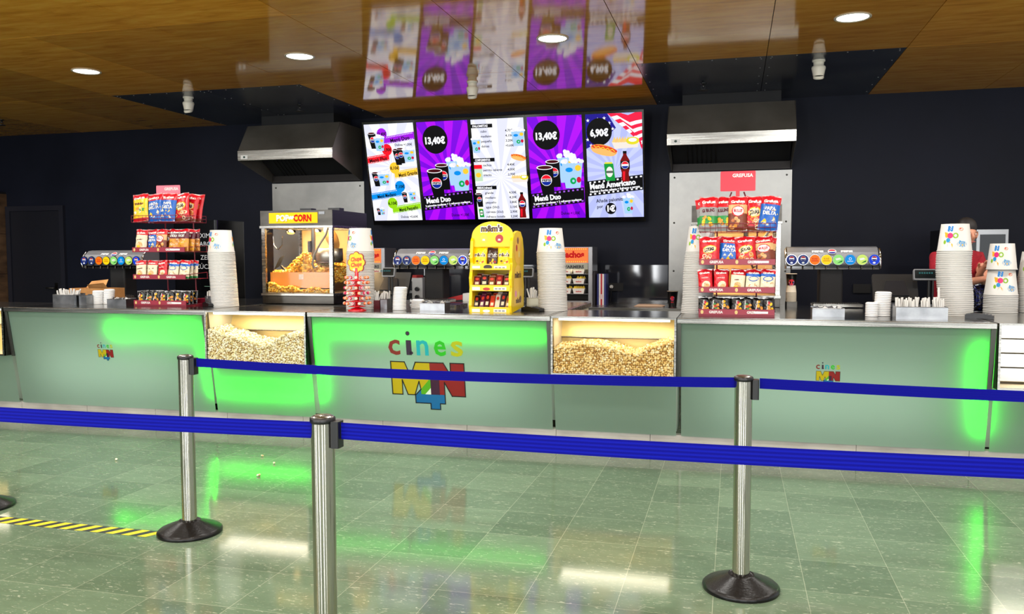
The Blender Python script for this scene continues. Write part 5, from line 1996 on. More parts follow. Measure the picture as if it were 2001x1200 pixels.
def bar(x, y, z, w_, h, col, label, grp, rx=-0.35, rz=0.0):
    b = MB()
    c1, c2 = m(col, 0.28), m((225, 205, 170), 0.35)
    b.rbox(-w_ / 2, w_ / 2, -0.011, 0.011, 0.008, h - 0.008, 0.007, c1, 'y')
    for z0 in (0.0, h - 0.01):
        b.box(-w_ / 2, w_ / 2, -0.002, 0.002, z0, z0 + 0.01, m((190, 170, 150), 0.3, 0.6))
    b.flat([(-w_ * 0.3, h * 0.2), (w_ * 0.3, h * 0.2), (w_ * 0.3, h * 0.42), (-w_ * 0.3, h * 0.42)], lambda u, v: (u, -0.0118, v), c2)
    b.ell(0, h * 0.68, w_ * 0.3, h * 0.12, lambda u, v: (u, -0.0118, v), m((210, 60, 40), 0.35), 12)
    o = b.build('chocolate_bar', loc=(x, y, z))
    o.rotation_euler = (rx, 0, rz)
    return tag(o, label, 'chocolate bar', grp)


for k in range(10):
    r_ = k // 5
    bar(-2.01 + 0.062 * (k % 5), 6.475 + 0.07 * r_, TOP + 0.206 + 0.008 * r_, 0.052, 0.095 + 0.012 * (k % 2), BC[k % 5], 'dark wrapped chocolate bar on the middle shelf of the yellow display', 'chocolate bars on the middle shelf of the yellow display', rz=random.uniform(-0.1, 0.1))
BC2 = [(40, 26, 30), (92, 20, 60), (70, 22, 26), (190, 60, 30), (210, 200, 180), (60, 50, 60), (150, 110, 60)]
for k in range(14):
    r_ = k // 7
    bar(-2.015 + 0.0435 * (k % 7), 6.47 + 0.07 * r_, TOP + 0.03 + 0.008 * r_, 0.038, 0.12 + 0.012 * (k % 3), BC2[k % 7], 'slim wrapped chocolate bar on the bottom shelf of the yellow display', 'chocolate bars on the bottom shelf of the yellow display', rx=-0.5, rz=random.uniform(-0.15, 0.15))

# ================================================================== LOLLIPOP STAND
lx, ly = -3.05, 6.44
t = thing('lollipop_stand', 'red lollipop stand with a flower shaped yellow sign', 'lollipop stand', (lx, ly, TOP))
REDP = m((214, 16, 34), 0.25, coat=0.5)
b = MB()
b.lathe([(0.075, 0.0), (0.078, 0.008), (0.05, 0.02), (0.018, 0.03), (0.016, 0.3), (0.012, 0.36)], REDP, seg=28)
b.build('stem', t)
tiers = [0.035, 0.078, 0.121, 0.164, 0.207, 0.25]
for z in tiers:
    b = MB()
    b.lathe([(0.016, z + 0.004), (0.072, z), (0.074, z + 0.004), (0.016, z + 0.012)], REDP, seg=24)
    b.build('holder_ring', t)
b = MB()
fl = lambda s_: [((0.068 + 0.014 * abs(math.cos(4 * a))) * s_ * math.cos(a), 0.405 + (0.08 + 0.014 * abs(math.cos(4 * a))) * s_ * math.sin(a)) for a in [2 * PI * k / 64 for k in range(64)]]
b.prism(fl(1.0), 'y', -0.006, 0.006, m((160, 50, 20), 0.4))
b.flat(fl(0.92), lambda u, v: (u, -0.0068, v), m((250, 205, 20), 0.4))
for s_, z in (('Chupa', 0.418), ('Chups', 0.372)):
    b.text(s_, 0, z, 0.034, lambda u, v: (u, -0.0076, v), m((205, 70, 20), 0.4), w=0.1, bold=0.05, rot=0.12, shear=0.15)
b.ell(-0.02, 0.345, 0.014, 0.011, lambda u, v: (u, -0.0076, v), m((240, 215, 180), 0.4), 12)
b.build('flower_sign', t)
b = MB()
LW = [m((232, 110, 50), 0.3), m((245, 200, 170), 0.3), m((210, 40, 90), 0.3), m((244, 150, 90), 0.3)]
b2s = []
for ci in range(4):
    b = MB()
    b.lathe([(0.001, -0.0145), (0.009, -0.011), (0.0145, 0), (0.009, 0.011), (0.001, 0.0145)], LW[ci], seg=12, axis='y')
    b.ring(0, 0, 0.0095, 0.0095, 0.004, lambda u, v: (u, -0.0125, v), WHITE, 12)
    b.tube([(0, 0.012, 0), (0, 0.05, -0.012)], 0.002, WHITE, 5)
    b2s.append(b.build('lollipop'))
cnt = 0
for ti, z in enumerate(tiers):
    n = 13
    for k in range(n):
        a = 2 * PI * (k + 0.5 * (ti % 2)) / n
        if math.sin(a) > 0.55:
            continue
        src = b2s[(k * 7 + ti * 3) % 4]
        o = src if cnt < 0 else src.copy()
        COL.objects.link(o)
        rr = 0.106 - 0.003 * ti
        o.location = (lx + rr * math.cos(a), ly + rr * math.sin(a), TOP + z + 0.03)
        o.rotation_euler = (-0.1, 0, a + PI / 2)
        tag(o, 'wrapped lollipop stuck in the red stand under the flower sign', 'lollipop', 'lollipops in the red stand')
        cnt += 1
for o in b2s:
    bpy.data.objects.remove(o)

# ================================================================== STRAWS, BOXES, LIDS
sb = MB()
sb.tube([(0, 0, 0), (0.002, 0, 0.06), (0, 0.001, 0.125)], [0.0055, 0.0062, 0.0048], PAPER, 6)
straw_me = sb.build('wrapped_straw')
sme = straw_me.data
bpy.data.objects.remove(straw_me)


def straws(x0, x1, y0, y1, z, n, where, ht=1.0, tilt=0.25, groups=1):
    for k in range(n):
        o = bpy.data.objects.new('wrapped_straw', sme)
        COL.objects.link(o)
        gk = k % groups
        gw = (x1 - x0) / groups
        o.location = (x0 + gw * gk + random.uniform(0.12, 0.88) * gw, random.uniform(y0, y1), z)
        o.rotation_euler = (random.uniform(-tilt, tilt) * 0.5, random.uniform(-tilt, tilt), random.uniform(0, 6))
        o.scale = (1.25, 1.25, ht * random.uniform(0.88, 1.1))
        tag(o, 'white paper wrapped straw ' + where, 'straw', 'wrapped straws ' + where)


BOXST = noise_mat('box_steel', (120, 122, 124), (160, 162, 164), 8, (1, 1, 1), 0.32, 1.0, rvar=0.08)


def steel_box(x0, x1, y0, y1, h, label, name='straw_holder', mt=None, z=TOP, cat='straw holder', lip=True):
    b = MB()
    mt = mt or BOXST
    w_ = 0.003
    b.box(x0, x1, y0, y0 + w_, z + 0.0016, z + h, mt)
    b.box(x0, x1, y1 - w_, y1, z + 0.0016, z + h * 1.15, mt)
    b.box(x0, x0 + w_, y0 + w_, y1 - w_, z + 0.0016, z + h * 1.05, mt)
    b.box(x1 - w_, x1, y0 + w_, y1 - w_, z + 0.0016, z + h * 1.05, mt)
    b.box(x0 + w_, x1 - w_, y0 + w_, y1 - w_, z + 0.0016, z + 0.006, mt)
    if lip:
        b.tube([(x0, y0, z + h), (x1, y0, z + h)], 0.003, mt, 6)
    return tag(b.build(name), label, cat)


steel_box(-6.31, -6.06, 6.62, 6.76, 0.095, 'long steel straw holder on the left counter section in front of the cardboard box')
straws(-6.30, -6.07, 6.64, 6.74, TOP + 0.035, 34, 'in the leftmost steel holder', 0.9, 0.4, 3)
steel_box(-6.045, -5.96, 6.66, 6.78, 0.085, 'short steel holder between the leftmost straws and the white lids')
steel_box(-4.79, -4.71, 6.84, 6.92, 0.085, 'small ribbed steel straw cup beside the left snack stand')
straws(-4.785, -4.715, 6.85, 6.91, TOP + 0.01, 9, 'in the small cup by the left snack stand', 1.05, 0.2)
steel_box(-3.115, -2.96, 6.70, 6.82, 0.075, 'dark red straw box beside the lollipop stand', mt=m((92, 14, 26), 0.2), lip=False)
straws(-3.11, -2.965, 6.72, 6.80, TOP + 0.01, 20, 'in the dark red box', 1.1, 0.35)
steel_box(-2.945, -2.885, 6.68, 6.78, 0.085, 'narrow clear edged steel holder right of the dark red straw box')
straws(-2.94, -2.89, 6.69, 6.77, TOP + 0.01, 9, 'in the narrow holder right of the dark red box', 1.12, 0.15)
steel_box(-1.69, -1.57, 6.86, 6.96, 0.1, 'pale straw box between the yellow candy display and tall cups', mt=m((170, 168, 150), 0.3, 0.6))
straws(-1.685, -1.60, 6.88, 6.94, TOP + 0.03, 14, 'right of the yellow candy display', 1.2, 0.35)
steel_box(1.115, 1.45, 6.42, 6.56, 0.088, 'longest steel straw holder, on the right counter section')
straws(1.12, 1.445, 6.44, 6.54, TOP + 0.012, 56, 'in the longest steel holder at right', 1.05, 0.14, 4)
o = bpy.data.objects.new('tall_straw', sme)
COL.objects.link(o)
o.location, o.scale = (1.425, 6.6, TOP + 0.002), (1.6, 1.6, 1.75)
tag(o, 'single tall white straw standing behind the longest steel holder', 'straw')

SAU = [m((60, 60, 64), 0.4), m((222, 222, 218), 0.4), m((190, 190, 188), 0.4)]
for x0, x1, y0, lb in ((-5.66, -5.45, 6.58, 'steel sachet box in front of the left drinks tower'), (-2.545, -2.325, 6.58, 'steel sachet box in front of the middle drinks tower'), (0.565, 0.79, 6.55, 'steel sachet box in front of the right drinks tower')):
    steel_box(x0, x1, y0, y0 + 0.14, 0.062, lb, 'sachet_box', cat='sachet box')
    w3 = lb.split('the ')[-1]
    for k in range(12):
        b = MB()
        b.box(-0.02, 0.02, -0.012, 0.012, -0.002, 0.002, SAU[k % 3 if k % 4 else 0])
        s_ = b.build('sachet', loc=(x0 + 0.03 + (x1 - x0 - 0.06) * (k % 6) / 5, y0 + 0.04 + 0.05 * (k // 6), TOP + 0.06 + 0.008 * random.random()))
        s_.rotation_euler = (random.uniform(-0.8, 0.8), random.uniform(-0.8, 0.8), random.uniform(0, 3))
        tag(s_, 'small sachet lying in the steel box in front of the ' + w3, 'sachet', 'sachets in the box in front of the ' + w3)

lb_ = MB()  # shallow white drink lid, copied into the stacks
lb_.lathe([(0.038, 0), (0.05, 0.001), (0.051, 0.006), (0.046, 0.012), (0.04, 0.016), (0.002, 0.0155)], m((244, 244, 242), 0.35), seg=28)
lo = lb_.build('plastic_lid')
lme = lo.data
bpy.data.objects.remove(lo)


def lids(x, y, n, where, sc=1.0, lean=0.0):
    for k in range(n):
        o = bpy.data.objects.new('plastic_lid', lme)
        COL.objects.link(o)
        o.location = (x + lean * (k / n) ** 2, y, TOP + 0.0016 + k * 0.0128)
        o.scale = (sc, sc, 1)
        o.rotation_euler = (0, 0.0 + lean * 1.5 * k / n, 0)
        tag(o, 'small white plastic lid in the stack ' + where, 'bowl', 'white lids in the stack ' + where)


lids(-5.95, 6.80, 10, 'left of the left snack stand, first', 1.05, 0.01)
lids(-5.85, 6.83, 11, 'left of the left snack stand, second', 1.0, 0.01)
lids(-2.745, 6.62, 15, 'left of the middle sachet box', 1.15, 0.015)
lids(-2.66, 6.82, 6, 'behind the tall lid stack in the middle', 1.1, 0.01)
lids(1.07, 6.72, 14, 'left of the longest straw holder', 1.15, 0.008)
lids(0.99, 6.66, 8, 'left edge of the tall right lid stack', 0.9, 0.0)

# cardboard box
CARD = noise_mat('cardboard', (176, 122, 66), (206, 152, 92), 8, (1, 1, 1), 0.8, 0)
t = thing('cardboard_box', 'open cardboard box with raised flaps behind the leftmost straws', 'cardboard box', (-6.45, 7.24, TOP + 0.002))
b = MB()
b.box(-0.24, 0.24, 0, 0.004, 0, 0.13, CARD)
b.box(-0.24, 0.24, 0.24, 0.244, 0, 0.13, CARD)
b.box(-0.24, -0.236, 0.004, 0.24, 0, 0.13, CARD)
b.box(0.236, 0.24, 0.004, 0.24, 0, 0.13, CARD)
b.box(-0.236, 0.236, 0.004, 0.24, 0, 0.004, CARD)
b.build('body', t)
for (x0, x1, y0, ty, h) in ((-0.24, -0.0, 0.24, 0.06, 0.085), (0.01, 0.24, 0.0, -0.05, 0.06)):
    b = MB()
    b.add([(x0, y0, 0.13), (x1, y0, 0.13), (x1 - 0.01, y0 + ty, 0.13 + h), (x0 + 0.02, y0 + ty, 0.13 + h - 0.02), (x0, y0 + 0.004, 0.13), (x1, y0 + 0.004, 0.13), (x1 - 0.01, y0 + ty + 0.004, 0.13 + h), (x0 + 0.02, y0 + ty + 0.004, 0.13 + h - 0.02)], [(0, 1, 2, 3), (7, 6, 5, 4), (3, 2, 6, 7), (0, 4, 5, 1), (0, 3, 7, 4), (1, 5, 6, 2)], CARD)
    b.build('flap', t)

# card terminals
def terminal(x, y, rz, label):
    t = thing('card_terminal', label, 'card terminal', (x, y, TOP + 0.0016), rz)
    b = MB()
    b.prism([(-0.09, 0.0), (0.09, 0.0), (0.09, 0.028), (0.03, 0.04), (-0.09, 0.022)], 'x', -0.038, 0.038, BLACK)
    b.build('body', t, bevel=0.005)
    b = MB()
    b.add([(-0.03, 0.0, 0.0352), (0.03, 0.0, 0.0352), (0.03, 0.075, 0.033), (-0.03, 0.075, 0.033)], [(0, 1, 2, 3)], m((120, 130, 140), 0.2))
    for i in range(3):
        for j in range(3):
            b.box(-0.028 + i * 0.02, -0.012 + i * 0.02, -0.075 + j * 0.022, -0.06 + j * 0.022, 0.024 + j * 0.003, 0.031 + j * 0.003, m((70, 72, 76), 0.4))
    b.build('screen_and_keys', t)


terminal(-4.66, 6.72, 0.9, 'black card terminal between the left snack stand and the leftmost tall cups')
terminal(-1.60, 6.70, 1.2, 'black card terminal at the foot of the cups beside the yellow candy display')
terminal(1.70, 6.62, 1.25, 'black card terminal in front of the rightmost tall cup stacks')


# ================================================================== TILLS
def till(x, y, rz, label, disp=None, w_=0.40):
    t = thing('till_screen', label, 'till', (x, y, TOP + 0.0016), rz)
    b = MB()
    b.rbox(-0.12, 0.12, -0.02, 0.18, 0, 0.02, 0.02, BLACK)
    b.rbox(-0.04, 0.04, 0.06, 0.1, 0.02, 0.12, 0.01, BLACK)
    b.build('stand', t)
    b = MB()
    b.T = Matrix.Translation((0, 0.06, 0.18)) @ Matrix.Rotation(math.radians(-28), 4, 'X')
    b.rbox(-w_ / 2, w_ / 2, -0.02, 0.02, -0.12, 0.12, 0.012, BLACK, 'y')
    b.prism([(-0.1, -0.08), (0.1, -0.08), (0.07, 0.05), (-0.07, 0.05)], 'y', -0.035, -0.02, m((26, 28, 34), 0.25))
    b.build('monitor_back', t, bevel=0.004)


def customer_display(x, y, h, label, rz=0.0, w_=0.22):
    t = thing('customer_display', label, 'customer display', (x, y, TOP + 0.0016), rz)
    b = MB()
    b.tube([(0, 0.02, 0.0), (0, 0.02, h)], 0.012, BLACK)
    b.tube([(0.03, 0.02, 0.0), (0.03, 0.02, h)], 0.008, BLACK)
    b.lathe([(0.06, 0.0), (0.06, 0.008), (0.02, 0.012)], BLACK, (0.01, 0.02))
    b.build('pole', t)
    b = MB()
    b.T = Matrix.Translation((0, 0, h)) @ Matrix.Rotation(math.radians(-14), 4, 'X')
    b.rbox(-w_ / 2, w_ / 2, -0.012, 0.02, -0.005, 0.085, 0.01, m((120, 122, 126), 0.35), 'y')
    b.rbox(-w_ / 2 + 0.01, w_ / 2 - 0.01, -0.0145, -0.012, 0.008, 0.076, 0.006, m((8, 16, 18), 0.15), 'y')
    for k in range(6):
        b.flat([(-0.08 + k * 0.018, 0.045), (-0.068 + k * 0.018, 0.045), (-0.068 + k * 0.018, 0.058), (-0.08 + k * 0.018, 0.058)], lambda u, v: (u, -0.0152, v), m((60, 130, 130), 0.4, emit=0.5))
    b.build('display_head', t)


till(-3.27, 7.62, 0.0, 'black till monitor seen from behind, right of the lollipop stand')
customer_display(-3.22, 7.5, 0.26, 'small grey framed customer display above the middle till', w_=0.13)
till(1.28, 7.4, 0.0, 'black till monitor seen from behind, right of the right drinks tower', w_=0.34)
customer_display(1.52, 7.36, 0.255, 'grey customer display on a pole in front of the red shirted person', 0.0, 0.24)
till(-1.84, 7.66, 0.0, 'black till behind the yellow candy display', w_=0.3)
customer_display(-1.86, 7.5, 0.26, 'small black customer display right behind the yellow candy display', w_=0.15)

# red and white tray pieces behind the yellow display
b = MB()
b.prism([(-2.8, TOP + 0.01), (-2.62, TOP + 0.02), (-2.62, TOP + 0.07), (-2.8, TOP + 0.03)], 'y', 7.95, 7.99, m((190, 30, 30), 0.4))
tag(b.build('red_scoop'), 'red plastic wedge on the counter left of the yellow candy display', 'scoop')
b = MB()
b.rbox(-2.61, -2.42, 7.93, 8.05, TOP + 0.002, TOP + 0.085, 0.008, m((222, 222, 218), 0.4), 'y')
tag(b.build('white_box'), 'small white box next to the red wedge left of the candy display', 'box')
b = MB()
b.rbox(-2.75, -2.35, 6.95, 7.3, TOP + 0.002, TOP + 0.025, 0.02, STEEL)
tag(b.build('drip_tray'), 'flat steel tray behind the middle sachet box', 'tray')

# ================================================================== BACK COUNTER: nacho warmers, oven, boxes
def nacho_warmer(x, y, label, W=0.40, H=0.70):
    t = thing('nacho_warmer', label, 'nacho warmer', (x, y, 0.9), group='nacho warmers on the back counter')
    b = MB()
    G = m((150, 150, 152), 0.35, 0.7)
    b.box(-W / 2, W / 2, 0, 0.38, 0, 0.05, G)
    b.box(-W / 2, -W / 2 + 0.012, 0.0, 0.38, 0.05, H, BLACK)
    b.box(W / 2 - 0.05, W / 2, 0.0, 0.38, 0.05, H, G)
    b.box(-W / 2 + 0.012, W / 2 - 0.05, 0.36, 0.38, 0.05, H, m((60, 54, 40), 0.5))
    b.box(-W / 2 + 0.012, W / 2 - 0.05, 0.02, 0.36, H - 0.2, H, G)
    b.build('case', t, bevel=0.003)
    b = MB()
    x0, x1 = -W / 2 + 0.015, W / 2 - 0.055
    b.box(x0, x1, 0.012, 0.019, H - 0.19, H - 0.01, m((250, 120, 60), 0.4, emit=1.1))
    f = lambda u, v: (u, 0.0112, v)
    b.text('nachos', (x0 + x1) / 2, H - 0.125, 0.075, f, m((205, 20, 20), 0.4, emit=0.8), w=0.28, bold=0.06)
    for k in range(14):
        u = x0 + 0.012 + k * (x1 - x0 - 0.02) / 14
        for v in (H - 0.182, H - 0.03):
            b.flat([(u, v), (u + 0.012, v), (u + 0.006, v + 0.014)], f, m((255, 225, 90), 0.4, emit=1.2))
    b.build('lit_sign', t)
    b = MB()
    b.box(x0, x1, 0.015, 0.02, H - 0.27, H - 0.2, m((170, 168, 150), 0.4))
    b.text('WARMERS', (x0 + x1) / 2, H - 0.255, 0.035, lambda u, v: (u, 0.0142, v), m((40, 40, 40), 0.4), w=0.27, bold=0.05)
    b.build('name_strip', t)
    for z in (0.14, 0.26, 0.38):
        b = MB()
        b.box(x0, x1, 0.02, 0.35, z - 0.008, z - 0.004, G)
        b.build('shelf', t)
    area_light('warmer_lamp', (x - 0.02, y + 0.08, 0.9 + H - 0.215), 0.25, 0.08, 1.6, (1, 0.86, 0.6))
    wh = 'left warmer' if 'lollipop' in label else 'right warmer'
    for z in (0.14, 0.26, 0.38):
        for k in (0, 1):
            xa = x + x0 + 0.012 + k * 0.165
            tt = thing('nacho_tray', 'white card tray of nachos in the ' + wh, 'nacho tray', (xa, y + 0.03, 0.9 + z - 0.004), group='nacho trays in the ' + wh)
            b = MB()
            b.prism([(0.015, 0), (0.135, 0), (0.15, 0.062), (0.0, 0.062)], 'y', 0.0, 0.12, m((236, 230, 222), 0.5))
            b.text('nachos', 0.075, 0.02, 0.018, lambda u, v: (u, -0.001, v), m((200, 60, 50), 0.4), w=0.07, bold=0.05)
            b.build('card_tray', tt)
            b = MB()
            for q_ in range(9):
                u = 0.012 + 0.126 * random.random()
                yy = 0.02 + 0.08 * random.random()
                b.add([(u - 0.02, yy, 0.06), (u + 0.02, yy + 0.01, 0.062), (u + 0.002, yy + 0.004, 0.09 + 0.01 * random.random()), (u, yy + 0.014, 0.064)], [(0, 1, 2), (1, 3, 2), (3, 0, 2)], m((238, 206, 60), 0.6))
            tag(b.build('chips', tt), None, None, None, 'stuff')
    return t


nacho_warmer(-4.52, 9.95, 'nacho warmer with an orange sign behind the lollipop stand', 0.40)
nacho_warmer(-1.86, 9.95, 'nacho warmer with an orange sign right of the tall cups in the centre', 0.44)
t = thing('small_oven', 'small steel oven with two knobs left of the middle drinks tower column', 'oven', (-3.99, 9.9, 0.9))
b = MB()
OV = m((196, 196, 192), 0.3, 0.7)
b.rbox(-0.27, 0.2, 0, 0.4, 0.0, 0.32, 0.01, OV, 'y')
b.build('body', t, bevel=0.004)
b = MB()
b.box(-0.24, 0.06, -0.01, -0.001, 0.04, 0.13, m((30, 32, 34), 0.15))
b.box(-0.24, 0.06, -0.01, -0.001, 0.16, 0.28, m((30, 32, 34), 0.15))
b.box(-0.24, 0.06, -0.03, -0.02, 0.138, 0.15, CHROME)
b.build('oven_door', t)
for z in (0.08, 0.18):
    b = MB()
    b.lathe([(0.026, -0.03), (0.03, -0.001)], BLACK, (0.13, z), 20, axis='y')
    b.build('knob', t)
b = MB()
b.rbox(-0.2, 0.1, 0.06, 0.3, 0.321, 0.345, 0.01, m((170, 40, 40), 0.5))
b.box(-0.19, 0.09, 0.07, 0.29, 0.345, 0.35, m((200, 60, 50), 0.5))
tag(b.build('red_tray', loc=(-3.99, 9.9, 0.9)), 'red tray lying on top of the small steel oven', 'tray')
t = thing('striped_box', 'tall narrow box with red, white and blue stripes right of the nacho warmer', 'box', (-1.545, 10.05, 0.9))
b = MB()
b.box(-0.055, 0.055, 0, 0.2, 0, 0.375, m((22, 30, 110), 0.4))
b.build('body', t)
b = MB()
b.box(-0.03, 0.03, -0.003, 0, 0, 0.375, m((236, 234, 228), 0.4))
b.box(-0.01, 0.01, -0.005, -0.003, 0, 0.375, m((190, 30, 40), 0.4))
b.ell(0.0, 0.1, 0.024, 0.03, lambda u, v: (u, -0.0055, v), m((225, 200, 200), 0.4), 16)
b.build('stripes', t)
for k, c_ in enumerate(((34, 30, 34), (60, 52, 56), (24, 22, 28), (44, 34, 38))):
    b = MB()
    b.box(-1.638 + k * 0.006 - 0.0, -1.634 + k * 0.006, 10.0, 10.2, 0.9, 1.30 + 0.01 * (k % 2), m(c_, 0.5))
    b.box(-1.6385 + k * 0.006, -1.638 + k * 0.006, 10.0, 10.2, 0.91, 1.29, m((90, 90, 95), 0.5))
    tag(b.build('menu_board'), 'dark upright menu board between the nacho warmer and striped box', 'menu board', 'upright menu boards beside the striped box')


def cola_cup(x, y, z, label, h=0.17, r=0.05):
    t = thing('drink_cup', label, 'drink cup', (x, y, z))
    b = MB()
    b.lathe([(r * 0.72, 0.0), (r, h), (r * 1.05, h), (r * 1.05, h - 0.006), (r * 0.99, h - 0.008)], m((14, 14, 16), 0.35), seg=28)
    b.lathe([(r * 1.05, h - 0.004), (r * 1.06, h), (r * 0.97, h + 0.001)], m((225, 205, 180), 0.5), seg=28, cap=False)
    b.build('cup', t)
    b = MB()
    f = cone_fn(r * 0.72, r, h, 0.001)
    b.ell(0, h * 0.52, 0.024, 0.028, f, m((215, 30, 45), 0.35), 18)
    f = cone_fn(r * 0.72, r, h, 0.0016)
    b.flat([(0.022 * math.cos(a), h * 0.52 + 0.026 * math.sin(a)) for a in [PI + 0.5 + PI * k / 8 for k in range(9)]], f, m((20, 50, 150), 0.35))
    b.flat([(-0.02, h * 0.49), (0.018, h * 0.56), (0.02, h * 0.6), (-0.02, h * 0.53)], f, WHITE)
    b.text('MAX', 0, h * 0.24, 0.014, f, m((215, 30, 45), 0.35), w=0.034, bold=0.05)
    b.build('print', t)
    return t


cola_cup(-0.69, 9.95, 0.9, 'black cola cup on the back counter at the left edge of the right splash sheet', 0.18, 0.062)
b = MB()
b.prism([(-1.13 + 0.0, 0.902), (-0.80, 0.902), (-0.77, 0.912), (-0.86, 0.925), (-1.08, 0.925)], 'y', 9.8, 9.95, m((226, 190, 160), 0.6))
tag(b.build('wooden_board'), 'pale flat board lying on the back counter left of the cola cup', 'board')
for k in range(9):
    b = MB()
    b.lathe([(0.045, 0.0), (0.047, 0.002), (0.044, 0.004), (0.036, 0.07)], m((205, 195, 175), 0.5), seg=24, cap=False)
    o = b.build('drink_cup', loc=(0.487, 7.72, TOP + 0.05 + k * 0.01)) if k == 0 else None
    if k == 0:
        small_cup = o
    else:
        bpy_o = small_cup.copy()
        COL.objects.link(bpy_o)
        bpy_o.location = (0.487, 7.72, TOP + 0.05 + k * 0.01)
    tag(o or bpy_o, 'pale rim of a nested drink cup right of the right snack stand', 'drink cup', 'nested drink cups beside the right drinks tower')
b = MB()
b.rbox(0.44, 0.54, 7.66, 7.78, TOP + 0.0016, TOP + 0.049, 0.01, DSTEEL)
tag(b.build('cup_rest'), 'small dark rest under the nested drink cups beside the drinks tower', 'cup rest')
cola_cup(0.487, 7.72, TOP + 0.135, 'black cola cup upright on the nested cups beside the right snack stand', 0.16, 0.045)

# glass door cooler behind the person
t = thing('display_cabinet', 'framed glass cabinet behind the red shirted person', 'cabinet', (2.37, 9.5, 0.0))
b = MB()
FR = m((150, 152, 154), 0.3, 0.7)
for a in ((-0.31, -0.285, 0, 1.75), (0.285, 0.31, 0, 1.75), (-0.285, 0.285, 1.70, 1.75), (0.02, 0.05, 0, 1.70), (-0.285, 0.285, 0.0, 0.06)):
    b.box(a[0], a[1], 0, 0.03, a[2], a[3], FR)
b.build('frame', t)
b = MB()
b.box(-0.31, 0.31, 0.03, 0.5, 0, 1.75, BLACK)
b.build('body', t)
b = MB()
b.box(-0.285, 0.02, 0.01, 0.016, 0.06, 1.70, m((18, 20, 22), 0.05, spec=1.0))
b.box(0.05, 0.285, 0.01, 0.016, 0.06, 1.70, m((34, 40, 44), 0.05, spec=1.0))
b.build('door_glass', t)
b = MB()
b.rbox(2.02, 2.20, 9.2, 9.22, 1.2, 1.6, 0.004, m((190, 192, 194), 0.4), 'y')
b.box(2.03, 2.19, 9.195, 9.2, 1.22, 1.58, m((28, 34, 32), 0.15))
for k in range(9):
    b.ell(2.04 + 0.14 * random.random(), 1.25 + 0.3 * random.random(), 0.012, 0.014, lambda u, v: (u, 9.194, v), m(random.choice(((190, 120, 110), (90, 110, 90), (60, 70, 110), (150, 150, 150))), 0.4), 10)
b.box(2.10, 2.12, 9.22, 9.5, 0.0, 1.3, BLACK)
tag(b.build('framed_picture'), 'white framed dark picture between the person and the cup stacks', 'picture')

# shiny dark blue bag on the counter by the person
b = MB()
f0 = bag_pt(0.17, 0.21, 0.10, 0, 1, 1)
f1 = bag_pt(0.17, 0.21, 0.10, 0, 1, -1)
BM = noise_mat('dark_blue_foil', (4, 5, 22), (30, 40, 120), 60, (1, 1, 1), 0.18, 0.5, lo=0.5, hi=0.72, bump=0.8)
for f in (f0, f1):
    b.grid(lambda u, v: f((u - 0.5) * 0.17, v * 0.21), 12, 14, BM)
tag(b.build('foil_bag', loc=(1.93, 7.45, TOP + 0.002)), 'shiny dark blue foil bag on the counter right of the tall cup stack', 'bag')

# ================================================================== PERSON
SKIN = noise_mat('skin', (196, 132, 104), (214, 152, 124), 14, (1, 1, 1), 0.5, 0)
SHIRT = noise_mat('red_cotton', (150, 14, 34), (172, 20, 42), 40, (1, 1, 1), 0.8, 0)


def skinned(name, nodes, edges, mt, parent=None, lev=2):
    me = bpy.data.meshes.new(name)
    me.from_pydata([n_[0] for n_ in nodes], edges, [])
    me.materials.append(mt)
    o = bpy.data.objects.new(name, me)
    COL.objects.link(o)
    o.parent = parent
    sk = o.modifiers.new('skin', 'SKIN')
    sk.use_smooth_shade = True
    if not me.skin_vertices:
        me.attributes.new  # layer is made by the modifier below
        bpy.context.view_layer.objects.active = o
        bpy.ops.mesh.customdata_skin_add()
    for i, n_ in enumerate(nodes):
        r = n_[1]
        me.skin_vertices[0].data[i].radius = r if isinstance(r, tuple) else (r, r)
    me.skin_vertices[0].data[0].use_root = True
    sb_ = o.modifiers.new('sub', 'SUBSURF')
    sb_.levels = lev
    sb_.render_levels = lev
    return o


px, py, prz = 1.875, 8.29, 0.22
pr = thing('person', 'person in a red shirt with short dark hair, reaching for the cup stacks at right', 'person', (px, py, 0), prz)


def WL(x, y, z, vec=False):
    # a world place (or direction) in the person's own frame
    dx, dy = (x, y) if vec else (x - px, y - py)
    c, s = math.cos(-prz), math.sin(-prz)
    return (dx * c - dy * s, dx * s + dy * c, z)


